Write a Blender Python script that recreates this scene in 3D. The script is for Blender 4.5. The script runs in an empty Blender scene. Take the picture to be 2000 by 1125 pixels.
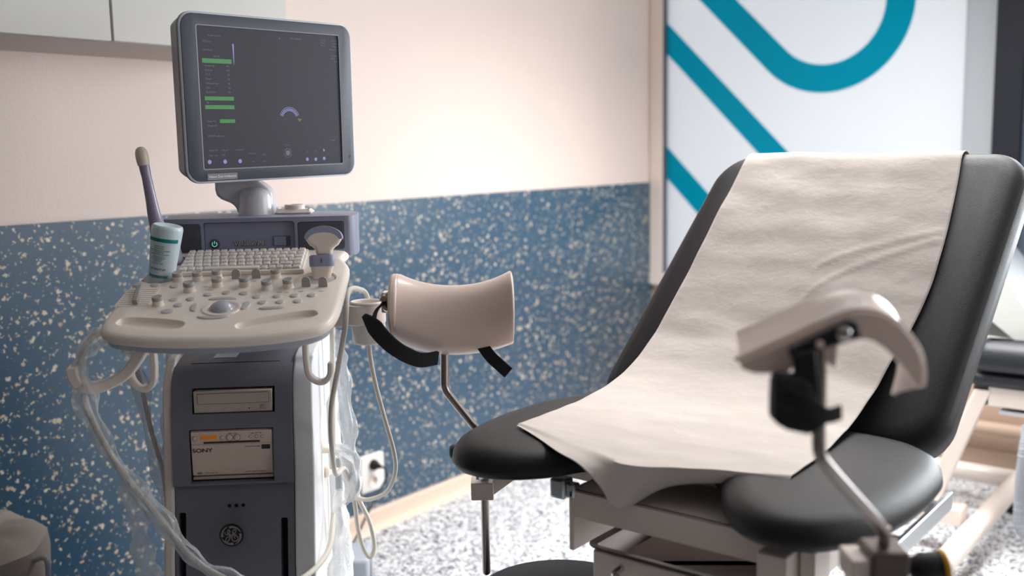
import bpy, bmesh, math, random
from math import sin, cos, pi, radians
from mathutils import Vector, Matrix, noise
from mathutils.geometry import tessellate_polygon
random.seed(7)
S = bpy.context.scene
COL = S.collection

# ------------------------------------------------------------------ camera
YAW, PITCH, ROLL = radians(38.53), radians(7.65), radians(-1.0)
fwd = Vector((-sin(YAW)*cos(PITCH), cos(YAW)*cos(PITCH), -sin(PITCH)))
rgt = Vector((cos(YAW), sin(YAW), 0))
upv = rgt.cross(fwd)
r2 = rgt*cos(ROLL) + upv*sin(ROLL)
u2 = -rgt*sin(ROLL) + upv*cos(ROLL)
cam_d = bpy.data.cameras.new('camera'); cam = bpy.data.objects.new('camera', cam_d); COL.objects.link(cam)
cm = Matrix.Identity(4)
for i in range(3):
    cm[i][0] = r2[i]; cm[i][1] = u2[i]; cm[i][2] = -fwd[i]
cm[2][3] = 1.37
cam.matrix_world = cm
cam_d.sensor_width = 36; cam_d.lens = 36.0
cam_d.clip_start = 0.05
cam_d.dof.use_dof = True; cam_d.dof.focus_distance = 2.0; cam_d.dof.aperture_fstop = 2.2
S.camera = cam

# ------------------------------------------------------------------ light
S.view_settings.view_transform = 'Standard'; S.view_settings.look = 'None'
S.view_settings.gamma = 1; S.view_settings.exposure = 0.22
S.cycles.use_denoising = True
S.cycles.max_bounces = 8; S.cycles.diffuse_bounces = 4; S.cycles.transparent_max_bounces = 12
S.cycles.sample_clamp_indirect = 6
W = bpy.data.worlds.new('world'); S.world = W; W.use_nodes = True
W.node_tree.nodes['Background'].inputs[0].default_value = (0.94, 0.97, 1.0, 1)
W.node_tree.nodes['Background'].inputs[1].default_value = 2.2
def area(name, loc, rot, sx, sy, energy, col):
    l = bpy.data.lights.new(name, 'AREA'); l.shape = 'RECTANGLE'; l.size = sx; l.size_y = sy
    l.energy = energy; l.color = col
    o = bpy.data.objects.new(name, l); COL.objects.link(o); o.location = loc; o.rotation_euler = rot
    return o
area('side_fill_light', (3.14, 3.35, 1.75), (radians(90), 0, radians(90)), 1.5, 1.4, 40, (0.94, 0.97, 1.0))  # added fill lamp before the solid right wall, brightens the console
# daylight outside the clear window to the right of the frosted one, and the ceiling panel
area('window_daylight', (0.20, 4.62, 1.65), (radians(-90), 0, 0), 1.7, 1.6, 95, (0.88, 0.95, 1.0))
area('ceiling_panel_light', (-1.12, 3.15, 2.655), (0, 0, 0), 1.15, 1.15, 60, (1.0, 0.98, 0.965)).data.spread = radians(110)

FLOOR = 0.03
WX = -2.61
WY = 4.40

# ------------------------------------------------------------------ materials
def nodes(name):
    m = bpy.data.materials.new(name); m.use_nodes = True
    return m, m.node_tree, m.node_tree.nodes['Principled BSDF']
def P(name, col, rough=0.5, metal=0.0, spec=0.5, bump=0.0, bscale=400, coat=0, trans=0, ior=1.45, alpha=1, emit=None, es=0, sss=0, var=0.0, vscale=6):
    m, t, b = nodes(name)
    b.inputs['Base Color'].default_value = (*col, 1); b.inputs['Roughness'].default_value = rough
    b.inputs['Metallic'].default_value = metal; b.inputs['Specular IOR Level'].default_value = spec
    b.inputs['Coat Weight'].default_value = coat; b.inputs['Transmission Weight'].default_value = trans
    b.inputs['IOR'].default_value = ior; b.inputs['Alpha'].default_value = alpha
    if emit: b.inputs['Emission Color'].default_value = (*emit, 1); b.inputs['Emission Strength'].default_value = es
    tc = t.nodes.new('ShaderNodeTexCoord')
    if var:
        n = t.nodes.new('ShaderNodeTexNoise'); n.inputs['Scale'].default_value = vscale; n.inputs['Detail'].default_value = 3
        mx = t.nodes.new('ShaderNodeMix'); mx.data_type = 'RGBA'
        mx.inputs[6].default_value = (*[c*(1-var) for c in col], 1); mx.inputs[7].default_value = (*[min(1, c*(1+var)) for c in col], 1)
        t.links.new(tc.outputs['Object'], n.inputs['Vector']); t.links.new(n.outputs['Fac'], mx.inputs[0]); t.links.new(mx.outputs[2], b.inputs['Base Color'])
    if bump:
        n = t.nodes.new('ShaderNodeTexNoise'); n.inputs['Scale'].default_value = bscale; n.inputs['Detail'].default_value = 2
        bp = t.nodes.new('ShaderNodeBump'); bp.inputs['Strength'].default_value = bump; bp.inputs['Distance'].default_value = 0.002
        t.links.new(tc.outputs['Object'], n.inputs['Vector']); t.links.new(n.outputs['Fac'], bp.inputs['Height']); t.links.new(bp.outputs['Normal'], b.inputs['Normal'])
    return m
def lin(r, g, b):
    f = lambda c: (c/255/12.92) if c/255 < 0.04045 else ((c/255+0.055)/1.055)**2.4
    return (f(r), f(g), f(b))

M = {}
M['wall'] = P('painted_wall', lin(230, 211, 202), 0.5, spec=0.6, bump=0.25, bscale=180, var=0.02)
M['ceiling'] = P('ceiling_paint', (0.62, 0.61, 0.60), 0.8)
M['base'] = P('baseboard_vinyl', lin(224, 198, 180), 0.45)
M['white'] = P('white_plastic', lin(238, 233, 228), 0.42)
M['cream'] = P('cream_plastic', lin(242, 230, 219), 0.36, coat=0.1)
M['panelwhite'] = P('white_side_panel', lin(240, 242, 244), 0.35)
M['bluegrey'] = P('blue_grey_plastic', lin(142, 146, 168), 0.42, bump=0.15, bscale=1500)
M['darkgrey'] = P('dark_grey_plastic', lin(84, 86, 98), 0.45, bump=0.15, bscale=1500)
M['bodygrey'] = P('cart_grey_plastic', lin(122, 122, 132), 0.5, bump=0.2, bscale=1500)
M['lilac'] = P('lilac_plastic', lin(160, 162, 190), 0.4)
M['undergrey'] = P('console_lower_grey', lin(168, 174, 182), 0.45)
M['key'] = P('key_grey', lin(220, 213, 208), 0.5)
M['button'] = P('button_grey', lin(196, 193, 192), 0.4)
M['buttonrim'] = P('button_rim', lin(170, 164, 160), 0.5)
M['recess'] = P('recess_plastic', lin(206, 198, 193), 0.45)
M['black'] = P('black_plastic', (0.012, 0.012, 0.014), 0.4)
M['matblack'] = P('matt_black', (0.004, 0.004, 0.005), 0.8)
M['bezel'] = P('monitor_bezel', lin(62, 66, 78), 0.38, bump=0.15, bscale=1500)
M['silver'] = P('silver_rim', lin(206, 210, 218), 0.3, metal=0.3)
M['shellgrey'] = P('monitor_shell', lin(128, 128, 134), 0.42)
M['screen'] = P('screen_glass', (0.02, 0.02, 0.026), 0.5, spec=0.25, emit=(0.3, 0.28, 0.38), es=0.05)
M['armsilver'] = P('arm_silver', lin(226, 225, 230), 0.3, metal=0.1)
M['printer'] = P('printer_beige', lin(226, 204, 190), 0.5)
M['drive'] = P('drive_beige', lin(202, 188, 176), 0.5)
M['print'] = P('printed_dark', lin(60, 52, 52), 0.6)
M['printsoft'] = P('printed_soft', lin(140, 122, 116), 0.6)
M['amber'] = P('amber_display', lin(205, 110, 20), 0.3, emit=(0.8, 0.28, 0.02), es=0.12)
M['green'] = P('screen_green', (0.02, 0.12, 0.03), 0.4, emit=lin(52, 140, 60), es=0.35)
M['uitext'] = P('screen_text', (0.05, 0.05, 0.08), 0.4, emit=lin(120, 116, 150), es=0.35)
M['uibright'] = P('screen_bright', (0.1, 0.1, 0.2), 0.4, emit=lin(150, 145, 215), es=0.45)
M['uiyellow'] = P('screen_yellow', (0.1, 0.1, 0.02), 0.4, emit=lin(150, 160, 70), es=0.8)
M['powergreen'] = P('power_green', (0.1, 0.4, 0.25), 0.4, emit=(0.2, 0.9, 0.55), es=0.7)
M['dsteel'] = P('dark_steel', (0.16, 0.13, 0.12), 0.4, metal=0.7)
M['steel'] = P('brushed_steel', (0.42, 0.38, 0.36), 0.28, metal=1.0, bump=0.05, bscale=900)
M['chrome'] = P('chrome', (0.62, 0.6, 0.58), 0.16, metal=1.0)
M['alu'] = P('aluminium_rail', (0.7, 0.74, 0.78), 0.3, metal=0.9)
M['frame'] = P('white_painted_steel', lin(238, 225, 215), 0.35, coat=0.2)
M['leather'] = P('black_upholstery', lin(35, 34, 36), 0.44, spec=0.36, bump=0.35, bscale=900)
M['leather2'] = P('couch_upholstery', lin(36, 40, 46), 0.38, spec=0.5, bump=0.3, bscale=900)
M['stirrup'] = P('stirrup_plastic', lin(244, 220, 208), 0.28, coat=0.25)
M['strap'] = P('strap_fabric', (0.010, 0.010, 0.013), 0.75, bump=0.5, bscale=900)
M['rubber'] = P('black_rubber', (0.012, 0.012, 0.013), 0.6)
M['cable'] = P('cable_grey', lin(196, 188, 178), 0.45)
M['cable2'] = P('cable_pale', lin(212, 206, 196), 0.45)
M['cablegrey'] = P('cable_blue_grey', lin(160, 165, 172), 0.45)
M['cablegreen'] = P('cord_dark', (0.02, 0.03, 0.025), 0.5)
M['probe_tip'] = P('probe_cover_beige', lin(214, 200, 182), 0.45)
M['wand'] = P('wand_grey_purple', lin(150, 142, 164), 0.28, coat=0.4)
M['bin'] = P('bin_bag_grey', lin(150, 140, 132), 0.55, bump=0.4, bscale=30)
M['yellow'] = P('yellow_ring', lin(225, 165, 30), 0.45)
M['navy'] = P('dark_navy_panel', lin(18, 22, 32), 0.55)
M['curtain'] = P('curtain_slate', lin(74, 84, 98), 0.8)
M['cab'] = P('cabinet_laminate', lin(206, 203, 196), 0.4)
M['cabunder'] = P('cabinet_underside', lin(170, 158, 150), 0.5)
M['teal_print'] = P('teal_print', lin(0, 128, 128), 0.45)
M['label'] = P('white_label', lin(215, 220, 226), 0.5)
M['brownwall'] = P('lower_wall_beige', lin(196, 170, 150), 0.6)
M['greenpaper'] = P('couch_paper', lin(222, 226, 220), 0.8)
M['printteal'] = P('bottle_print', lin(70, 130, 134), 0.5)
M['badge'] = P('badge_grey', lin(120, 120, 122), 0.45)
M['wtext'] = P('pale_lettering', lin(225, 225, 228), 0.4)
M['logo'] = P('raised_silver_lettering', lin(196, 188, 180), 0.4)
M['emblem'] = P('emblem_silver', lin(150, 142, 140), 0.35, metal=0.3)
M['emblemback'] = P('emblem_dark', (0.006, 0.004, 0.005), 0.3)
M['backwall'] = P('far_wall', lin(112, 98, 88), 0.7)

def mat_speaker():
    m, t, b = nodes('perforated_grille'); b.inputs['Roughness'].default_value = 0.5
    tc = t.nodes.new('ShaderNodeTexCoord'); v = t.nodes.new('ShaderNodeTexVoronoi'); v.inputs['Scale'].default_value = 420; v.inputs['Randomness'].default_value = 0.0
    r = t.nodes.new('ShaderNodeValToRGB'); r.color_ramp.elements[0].position = 0.25; r.color_ramp.elements[0].color = (0.006, 0.006, 0.008, 1)
    r.color_ramp.elements[1].position = 0.45; r.color_ramp.elements[1].color = (*lin(92, 92, 104), 1)
    t.links.new(tc.outputs['Object'], v.inputs['Vector']); t.links.new(v.outputs['Distance'], r.inputs[0]); t.links.new(r.outputs[0], b.inputs['Base Color'])
    return m
M['grille'] = mat_speaker()

def mat_chips(name, base, chips, layers, rough, spec, stretch=(1, 1, 1), coat=0.0):
    """terrazzo / linoleum: irregular chips from warped voronoi cells, a random share of the cells filled"""
    m, t, b = nodes(name); N = t.nodes.new; L = t.links.new
    b.inputs['Roughness'].default_value = rough; b.inputs['Specular IOR Level'].default_value = spec; b.inputs['Coat Weight'].default_value = coat
    b.inputs['Coat Roughness'].default_value = 0.35
    tc = N('ShaderNodeTexCoord'); mp = N('ShaderNodeMapping'); mp.inputs['Scale'].default_value = stretch; L(tc.outputs['Object'], mp.inputs[0])
    nz = N('ShaderNodeTexNoise'); nz.inputs['Scale'].default_value = 125; nz.inputs['Detail'].default_value = 2; L(mp.outputs[0], nz.inputs['Vector'])
    sb = N('ShaderNodeVectorMath'); sb.operation = 'SUBTRACT'; sb.inputs[1].default_value = (.5, .5, .5); L(nz.outputs['Color'], sb.inputs[0])
    sc = N('ShaderNodeVectorMath'); sc.operation = 'SCALE'; sc.inputs['Scale'].default_value = 0.020; L(sb.outputs[0], sc.inputs[0])
    ad = N('ShaderNodeVectorMath'); ad.operation = 'ADD'; L(mp.outputs[0], ad.inputs[0]); L(sc.outputs[0], ad.inputs[1])
    cur = None
    basec = N('ShaderNodeRGB'); basec.outputs[0].default_value = (*base, 1); cur = basec.outputs[0]
    for scale, size, share, off in layers:
        of = N('ShaderNodeVectorMath'); of.operation = 'ADD'; of.inputs[1].default_value = (off, off*2.3, off*3.1); L(ad.outputs[0], of.inputs[0])
        v = N('ShaderNodeTexVoronoi'); v.inputs['Scale'].default_value = scale; L(of.outputs[0], v.inputs['Vector'])
        sp = N('ShaderNodeSeparateColor'); L(v.outputs['Color'], sp.inputs[0])
        # threshold = size * clamp(share - random)
        a = N('ShaderNodeMath'); a.operation = 'SUBTRACT'; a.inputs[0].default_value = share; L(sp.outputs[0], a.inputs[1])
        s2 = N('ShaderNodeMath'); s2.operation = 'MULTIPLY'; s2.inputs[1].default_value = size; s2.use_clamp = True; L(a.outputs[0], s2.inputs[0])
        lt = N('ShaderNodeMath'); lt.operation = 'LESS_THAN'; L(v.outputs['Distance'], lt.inputs[0]); L(s2.outputs[0], lt.inputs[1])
        ch = N('ShaderNodeMix'); ch.data_type = 'RGBA'; ch.inputs[6].default_value = (*chips[0], 1); ch.inputs[7].default_value = (*chips[1], 1); L(sp.outputs[1], ch.inputs[0])
        mx = N('ShaderNodeMix'); mx.data_type = 'RGBA'; L(lt.outputs[0], mx.inputs[0]); L(cur, mx.inputs[6]); L(ch.outputs[2], mx.inputs[7]); cur = mx.outputs[2]
    L(cur, b.inputs['Base Color'])
    return m
M['wainscot'] = mat_chips('speckled_blue_linoleum', lin(22, 68, 94), (lin(218, 206, 186), lin(184, 166, 140)),
                          [(66, 0.98, 0.42, 0.0), (115, 1.0, 0.41, 7.3)], 0.36, 0.7, coat=0.5)
M['floor'] = mat_chips('speckled_pale_floor', lin(226, 226, 228), (lin(30, 38, 50), lin(84, 96, 106)),
                       [(110, 1.5, 0.6, 1.1), (170, 1.4, 0.55, 5.0)], 0.5, 0.35)

def mat_film(name, col, transm, gloss=0.4):
    m = bpy.data.materials.new(name); m.use_nodes = True; t = m.node_tree; t.nodes.clear(); N = t.nodes.new; L = t.links.new
    o = N('ShaderNodeOutputMaterial'); tr = N('ShaderNodeBsdfTranslucent'); tr.inputs[0].default_value = (*[c*transm for c in col], 1)
    d = N('ShaderNodeBsdfPrincipled'); d.inputs['Base Color'].default_value = (*[c*0.7 for c in col], 1); d.inputs['Roughness'].default_value = 0.3
    mx = N('ShaderNodeMixShader'); mx.inputs[0].default_value = gloss; L(tr.outputs[0], mx.inputs[1]); L(d.outputs[0], mx.inputs[2]); L(mx.outputs[0], o.inputs[0])
    return m
M['film'] = mat_film('frosted_window_film', (0.93, 0.95, 0.97), 0.78)
M['film_edge'] = mat_film('frosted_window_film_grey', (0.8, 0.83, 0.86), 0.6)
M['teal'] = mat_film('teal_window_film', (0.0, 0.62, 0.74), 1.0, 0.15)

def mat_clear(name, col, alpha, rough=0.12, rim=0.45):
    """thin clear or milky plastic: more opaque where it is seen edge-on"""
    m = bpy.data.materials.new(name); m.use_nodes = True; t = m.node_tree; t.nodes.clear(); N = t.nodes.new; L = t.links.new
    o = N('ShaderNodeOutputMaterial'); tp = N('ShaderNodeBsdfTransparent'); p = N('ShaderNodeBsdfPrincipled')
    p.inputs['Base Color'].default_value = (*col, 1); p.inputs['Roughness'].default_value = rough; p.inputs['Specular IOR Level'].default_value = 0.6
    lw = N('ShaderNodeLayerWeight'); lw.inputs['Blend'].default_value = 0.35
    tc = N('ShaderNodeTexCoord'); n = N('ShaderNodeTexNoise'); n.inputs['Scale'].default_value = 38; n.inputs['Detail'].default_value = 4; n.inputs['Distortion'].default_value = 1.2; L(tc.outputs['Object'], n.inputs['Vector'])
    bp = N('ShaderNodeBump'); bp.inputs['Strength'].default_value = 0.9; bp.inputs['Distance'].default_value = 0.01; L(n.outputs['Fac'], bp.inputs['Height']); L(bp.outputs[0], p.inputs['Normal'])
    m1 = N('ShaderNodeMath'); m1.operation = 'MULTIPLY_ADD'; m1.inputs[1].default_value = rim; m1.inputs[2].default_value = alpha; m1.use_clamp = True; L(lw.outputs['Facing'], m1.inputs[0])
    mx = N('ShaderNodeMixShader'); L(m1.outputs[0], mx.inputs[0]); L(tp.outputs[0], mx.inputs[1]); L(p.outputs[0], mx.inputs[2]); L(mx.outputs[0], o.inputs[0])
    return m
M['clear'] = mat_clear('clear_plastic_sleeve', (0.85, 0.88, 0.92), 0.26, 0.14, 0.5)
M['milky'] = mat_clear('milky_plastic_bag', (0.93, 0.95, 0.97), 0.38, 0.25, 0.45)
M['bottle'] = P('pale_blue_bottle', lin(208, 224, 230), 0.3, sss=0)
def mat_paper():
    m, t, b = nodes('crinkled_paper'); N = t.nodes.new; L = t.links.new
    b.inputs['Base Color'].default_value = (*lin(224, 214, 207), 1); b.inputs['Roughness'].default_value = 0.85; b.inputs['Specular IOR Level'].default_value = 0.2
    tc = N('ShaderNodeTexCoord'); mp = N('ShaderNodeMapping'); mp.inputs['Scale'].default_value = (0.9, 1.2, 1.2); L(tc.outputs['Object'], mp.inputs[0])
    n1 = N('ShaderNodeTexNoise'); n1.inputs['Scale'].default_value = 16; n1.inputs['Detail'].default_value = 3; n1.inputs['Distortion'].default_value = 0.2; L(mp.outputs[0], n1.inputs['Vector'])
    n2 = N('ShaderNodeTexNoise'); n2.inputs['Scale'].default_value = 700; L(tc.outputs['Object'], n2.inputs['Vector'])
    b1 = N('ShaderNodeBump'); b1.inputs['Strength'].default_value = 0.22; b1.inputs['Distance'].default_value = 0.010; L(n1.outputs['Fac'], b1.inputs['Height'])
    b2 = N('ShaderNodeBump'); b2.inputs['Strength'].default_value = 0.25; b2.inputs['Distance'].default_value = 0.001; L(n2.outputs['Fac'], b2.inputs['Height']); L(b1.outputs[0], b2.inputs['Normal'])
    L(b2.outputs[0], b.inputs['Normal'])
    return m
M['paper'] = mat_paper()

# ------------------------------------------------------------------ helpers
def tag(o, label=None, cat=None, group=None, kind=None):
    if label: o['label'] = label
    if cat: o['category'] = cat
    if group: o['group'] = group
    if kind: o['kind'] = kind
    return o
def empty(name, label, cat, mat=None, loc=(0, 0, 0), rz=0, group=None):
    o = bpy.data.objects.new(name, None); o.empty_display_size = 0.05; COL.objects.link(o)
    if mat is not None: o.matrix_basis = mat
    else: o.location = loc; o.rotation_euler = (0, 0, rz)
    return tag(o, label, cat, group)
def obj(name, bm, mats, parent=None, Mx=None, bevel=0, seg=2, sub=0, smooth=40, solid=0, kind=None, label=None, weld=False):
    if weld: bmesh.ops.remove_doubles(bm, verts=bm.verts, dist=1e-6)
    bmesh.ops.recalc_face_normals(bm, faces=bm.faces)
    me = bpy.data.meshes.new(name); bm.to_mesh(me); bm.free()
    if smooth:
        for p in me.polygons: p.use_smooth = True
        me.set_sharp_from_angle(angle=radians(smooth))
    for m in (mats if isinstance(mats, (list, tuple)) else [mats]): me.materials.append(m if not isinstance(m, str) else M[m])
    o = bpy.data.objects.new(name, me); COL.objects.link(o)
    if parent: o.parent = parent
    if Mx is not None: o.matrix_basis = Mx
    if solid: md = o.modifiers.new('solid', 'SOLIDIFY'); md.thickness = solid; md.offset = 0
    if bevel:
        md = o.modifiers.new('bevel', 'BEVEL'); md.width = bevel; md.segments = seg; md.limit_method = 'ANGLE'; md.angle_limit = radians(35); md.harden_normals = False
    if sub: md = o.modifiers.new('sub', 'SUBSURF'); md.levels = sub; md.render_levels = sub
    if kind: o['kind'] = kind
    if label: o['label'] = label
    return o
def B(): return bmesh.new()
def box(bm, x0, x1, y0, y1, z0, z1, mi=0, Mx=None):
    vs = [Vector((x, y, z)) for z in (z0, z1) for y in (y0, y1) for x in (x0, x1)]
    if Mx is not None: vs = [Mx @ v for v in vs]
    v = [bm.verts.new(p) for p in vs]
    for f in ((0, 2, 3, 1), (4, 5, 7, 6), (0, 1, 5, 4), (2, 6, 7, 3), (0, 4, 6, 2), (1, 3, 7, 5)):
        fc = bm.faces.new([v[i] for i in f]); fc.material_index = mi
    return bm
def prism(bm, pts, z0, z1, mi=0, Mx=None, plane='xy'):
    """extrude a closed 2D outline; plane says where the outline lies"""
    def mk(p, z):
        if plane == 'xy': v = Vector((p[0], p[1], z))
        elif plane == 'xz': v = Vector((p[0], z, p[1]))
        else: v = Vector((z, p[0], p[1]))
        return Mx @ v if Mx is not None else v
    a = [bm.verts.new(mk(p, z0)) for p in pts]; b = [bm.verts.new(mk(p, z1)) for p in pts]
    n = len(pts)
    bm.faces.new(a[::-1]).material_index = mi; bm.faces.new(b).material_index = mi
    for i in range(n): bm.faces.new((a[i], a[(i+1) % n], b[(i+1) % n], b[i])).material_index = mi
    return bm
def rings(bm, rs, cap0=True, cap1=True, close=True, mis=None):
    """bridge successive rings of equal length"""
    L = [[bm.verts.new(p) for p in r] for r in rs]; n = len(rs[0])
    for k in range(len(L)-1):
        for i in range(n if close else n-1):
            j = (i+1) % n
            f = bm.faces.new((L[k][i], L[k][j], L[k+1][j], L[k+1][i]))
            if mis: f.material_index = mis[k]
    if cap0:
        f = bm.faces.new(L[0][::-1])
        if mis: f.material_index = mis[0]
    if cap1:
        f = bm.faces.new(L[-1])
        if mis: f.material_index = mis[-1]
    return bm
def lathe(bm, prof, n=32, Mx=None, mis=None, sx=1, sy=1, cap=True):
    rs = []
    for r, z in prof:
        ring = [Vector((r*cos(2*pi*i/n)*sx, r*sin(2*pi*i/n)*sy, z)) for i in range(n)]
        if Mx is not None: ring = [Mx @ v for v in ring]
        rs.append(ring)
    return rings(bm, rs, cap, cap, True, mis)
def cr(pts, k=8, closed=False):
    """Catmull-Rom through points"""
    P_ = [Vector(p) for p in pts]; n = len(P_); out = []
    rng = n if closed else n-1
    for i in range(rng):
        if closed: p0, p1, p2, p3 = P_[i-1], P_[i], P_[(i+1) % n], P_[(i+2) % n]
        else:
            p1, p2 = P_[i], P_[i+1]; p0 = P_[i-1] if i else p1*2-p2; p3 = P_[i+2] if i+2 < n else p2*2-p1
        for j in range(k):
            t = j/k
            out.append(0.5*((2*p1)+(-p0+p2)*t+(2*p0-5*p1+4*p2-p3)*t*t+(-p0+3*p1-3*p2+p3)*t**3))
    if not closed: out.append(P_[-1].copy())
    return out
def tube(bm, pts, r, n=12, k=8, smoothpath=True, flat=1.0, cap=True, jitter=0, mi=0):
    path = cr(pts, k) if smoothpath else [Vector(p) for p in pts]
    m = len(path); rs = []
    up = None
    for i, p in enumerate(path):
        d = (path[min(i+1, m-1)] - path[max(i-1, 0)]).normalized()
        if up is None:
            up = Vector((0, 0, 1)) if abs(d.z) < 0.9 else Vector((0, 1, 0))
        up = (up - d*up.dot(d)).normalized(); sd = d.cross(up)
        rr = r(i/(m-1)) if callable(r) else r
        ring = []
        for q in range(n):
            a = 2*pi*q/n
            j = 1 + (jitter*noise.noise(p*22+Vector((cos(a)*1.3, sin(a)*1.3, 0))) if jitter else 0)
            ring.append(p + sd*cos(a)*rr*j + up*sin(a)*rr*flat*j)
        rs.append(ring)
    return rings(bm, rs, cap, cap, True, [mi]*(len(rs)))
def outline_offset(pts, d):
    """move a closed CCW 2D outline inward by d"""
    n = len(pts); out = []
    for i in range(n):
        a = Vector(pts[i-1]).to_2d(); b = Vector(pts[i]).to_2d(); c = Vector(pts[(i+1) % n]).to_2d()
        t = (c-a).normalized(); nn = Vector((-t.y, t.x)); out.append(b+nn*d)
    return out
def loft_outline(bm, pts, prof, Mx=None, mis=None, cap0=True, cap1=True):
    """prof = [(inset, z)...] ; a pillow-like solid from one outline"""
    rs = []
    for ins, z in prof:
        q = outline_offset(pts, ins); ring = [Vector((p[0], p[1], z)) for p in q]
        if Mx is not None: ring = [Mx @ v for v in ring]
        rs.append(ring)
    return rings(bm, rs, cap0, cap1, True, mis)
def rrect(x0, x1, y0, y1, r, k=6):
    out = []
    for cx, cy, a0 in ((x1-r, y0+r, -90), (x1-r, y1-r, 0), (x0+r, y1-r, 90), (x0+r, y0+r, 180)):
        for i in range(k+1):
            a = radians(a0+90*i/k); out.append((cx+r*cos(a), cy+r*sin(a)))
    return out
def T(x, y, z): return Matrix.Translation((x, y, z))
def R(a, ax): return Matrix.Rotation(radians(a), 4, ax)
def cut(o, bms):
    """carve closed shapes out of o for good; the carving shapes are removed again"""
    cs = []
    for bm in bms:
        bmesh.ops.recalc_face_normals(bm, faces=bm.faces)
        me = bpy.data.meshes.new('carve'); bm.to_mesh(me); bm.free()
        c = bpy.data.objects.new('carve', me); COL.objects.link(c); c.parent = o.parent; c.matrix_basis = o.matrix_basis.copy(); cs.append(c)
        md = o.modifiers.new('carve', 'BOOLEAN'); md.object = c; md.operation = 'DIFFERENCE'; md.solver = 'EXACT'
    bpy.context.view_layer.update()
    dg = bpy.context.evaluated_depsgraph_get()
    ev = o.evaluated_get(dg); me = bpy.data.meshes.new_from_object(ev)
    o.modifiers.clear(); o.data = me
    for p in me.polygons: p.use_smooth = True
    me.set_sharp_from_angle(angle=radians(35))
    for c in cs: bpy.data.objects.remove(c, do_unlink=True)
    return o
def text_bm(s, size, depth=0.0004, align='CENTER', xs=1.0, bold=0.0):
    c = bpy.data.curves.new('lettering', 'FONT'); c.body = s; c.size = size; c.extrude = depth; c.align_x = align; c.align_y = 'CENTER'; c.offset = bold
    o = bpy.data.objects.new('lettering', c); COL.objects.link(o); o.scale = (xs, 1, 1)
    bpy.context.view_layer.update()
    me = bpy.data.meshes.new_from_object(o.evaluated_get(bpy.context.evaluated_depsgraph_get()))
    bm = B(); bm.from_mesh(me)
    for v in bm.verts: v.co.x *= xs
    bpy.data.objects.remove(o, do_unlink=True); bpy.data.meshes.remove(me)
    return bm
def add_bm(dst, src, Mx=None, mi=0):
    mp = {}
    for v in src.verts: mp[v] = dst.verts.new(Mx @ v.co if Mx is not None else v.co)
    for f in src.faces:
        try: dst.faces.new([mp[v] for v in f.verts]).material_index = mi
        except ValueError: pass
    src.free()

# ================================================================== ROOM
RX0, RX1, RY0, RY1, RZ = WX, 3.2, -2.6, WY, 2.7
def slab(name, *a, mat='wall', kind='structure', **k): return obj(name, box(B(), *a), mat, kind=kind, smooth=0, **k)
slab('floor', RX0-.1, RX1+.1, RY0-.1, RY1+.1, FLOOR-.1, FLOOR, mat='floor')
slab('ceiling', RX0-.1, RX1+.1, RY0-.1, RY1+.1, RZ, RZ+.1, mat='ceiling')
slab('wall_left', WX-.12, WX, RY0, RY1+.12, FLOOR, RZ)
slab('wall_right', RX1, RX1+.12, RY0, RY1+.12, FLOOR, RZ, mat='backwall')
slab('wall_rear', RX0, RX1, RY0-.12, RY0, FLOOR, RZ, mat='backwall')
slab('trim_1', WX, WX+.004, RY0, RY1-.002, FLOOR+.075, 1.204, mat='wainscot', label='speckled blue linoleum wall covering')
bm = B()
prism(bm, [(WX, FLOOR), (WX+.035, FLOOR), (WX+.018, FLOOR+.008), (WX+.011, FLOOR+.022), (WX+.009, FLOOR+.06), (WX, FLOOR+.064)], RY0, RY1, plane='xz')
obj('baseboard_left', bm, 'base', kind='structure', smooth=50)
# window wall with two openings
bm = B()
box(bm, WX, RX1, WY, WY+.12, FLOOR, .70); box(bm, WX, RX1, WY, WY+.12, 2.45, RZ)
box(bm, -1.05, -.70, WY, WY+.12, .70, 2.45); box(bm, 1.10, RX1, WY, WY+.12, .70, 2.45)
obj('wall_back', bm, 'brownwall', kind='structure', smooth=0)
prism(b0 := B(), [(RY1, FLOOR), (RY1-.035, FLOOR), (RY1-.018, FLOOR+.008), (RY1-.011, FLOOR+.022), (RY1-.009, FLOOR+.09), (RY1, FLOOR+.094)], WX+.03, RX1, plane='yz')
obj('baseboard_back', b0, 'brownwall', kind='structure', smooth=50)
b0 = tube(B(), [(-1.6, WY-.05, .22), (RX1-.02, WY-.05, .22)], .028, 16, smoothpath=False)
tag(obj('heating_pipe', b0, 'brownwall'), 'beige heating pipe running low along the window wall behind the far couch', 'pipe')
# window_1: white frame, frosted film, teal graphic
win = bpy.data.objects.new('window_1', None); COL.objects.link(win); win['kind'] = 'structure'; win['label'] = 'frosted window with teal graphic'
fy0, fy1 = WY-.03, WY+.03
bm = B()
box(bm, WX+.004, -2.535, fy0, fy1, .70, 2.45); box(bm, -1.052, -1.045, fy0, fy1, .70, 2.45)
box(bm, -2.535, -1.052, fy0, fy1, .70, .76); box(bm, -2.535, -1.052, fy0, fy1, 2.39, 2.45)
obj('window_frame', bm, 'frame', win, bevel=.003)
obj('gasket', box(B(), -2.535, -2.527, fy0+.004, fy1-.004, .76, 2.39), 'darkgrey', win, smooth=0)
obj('frosted_pane', box(B(), -2.527, -1.17, WY, WY+.004, .76, 2.39), 'film', win, smooth=0)
obj('side_pane', box(B(), -1.168, -1.052, WY-.01, WY-.006, .76, 2.39), 'film_edge', win, smooth=0)
gy = (WY-.003, WY-.001)
def band(name, poly):
    obj(name, prism(B(), poly, gy[0], gy[1], plane='xz'), 'teal', win, smooth=0)
x0, zb = -2.527, .762
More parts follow.
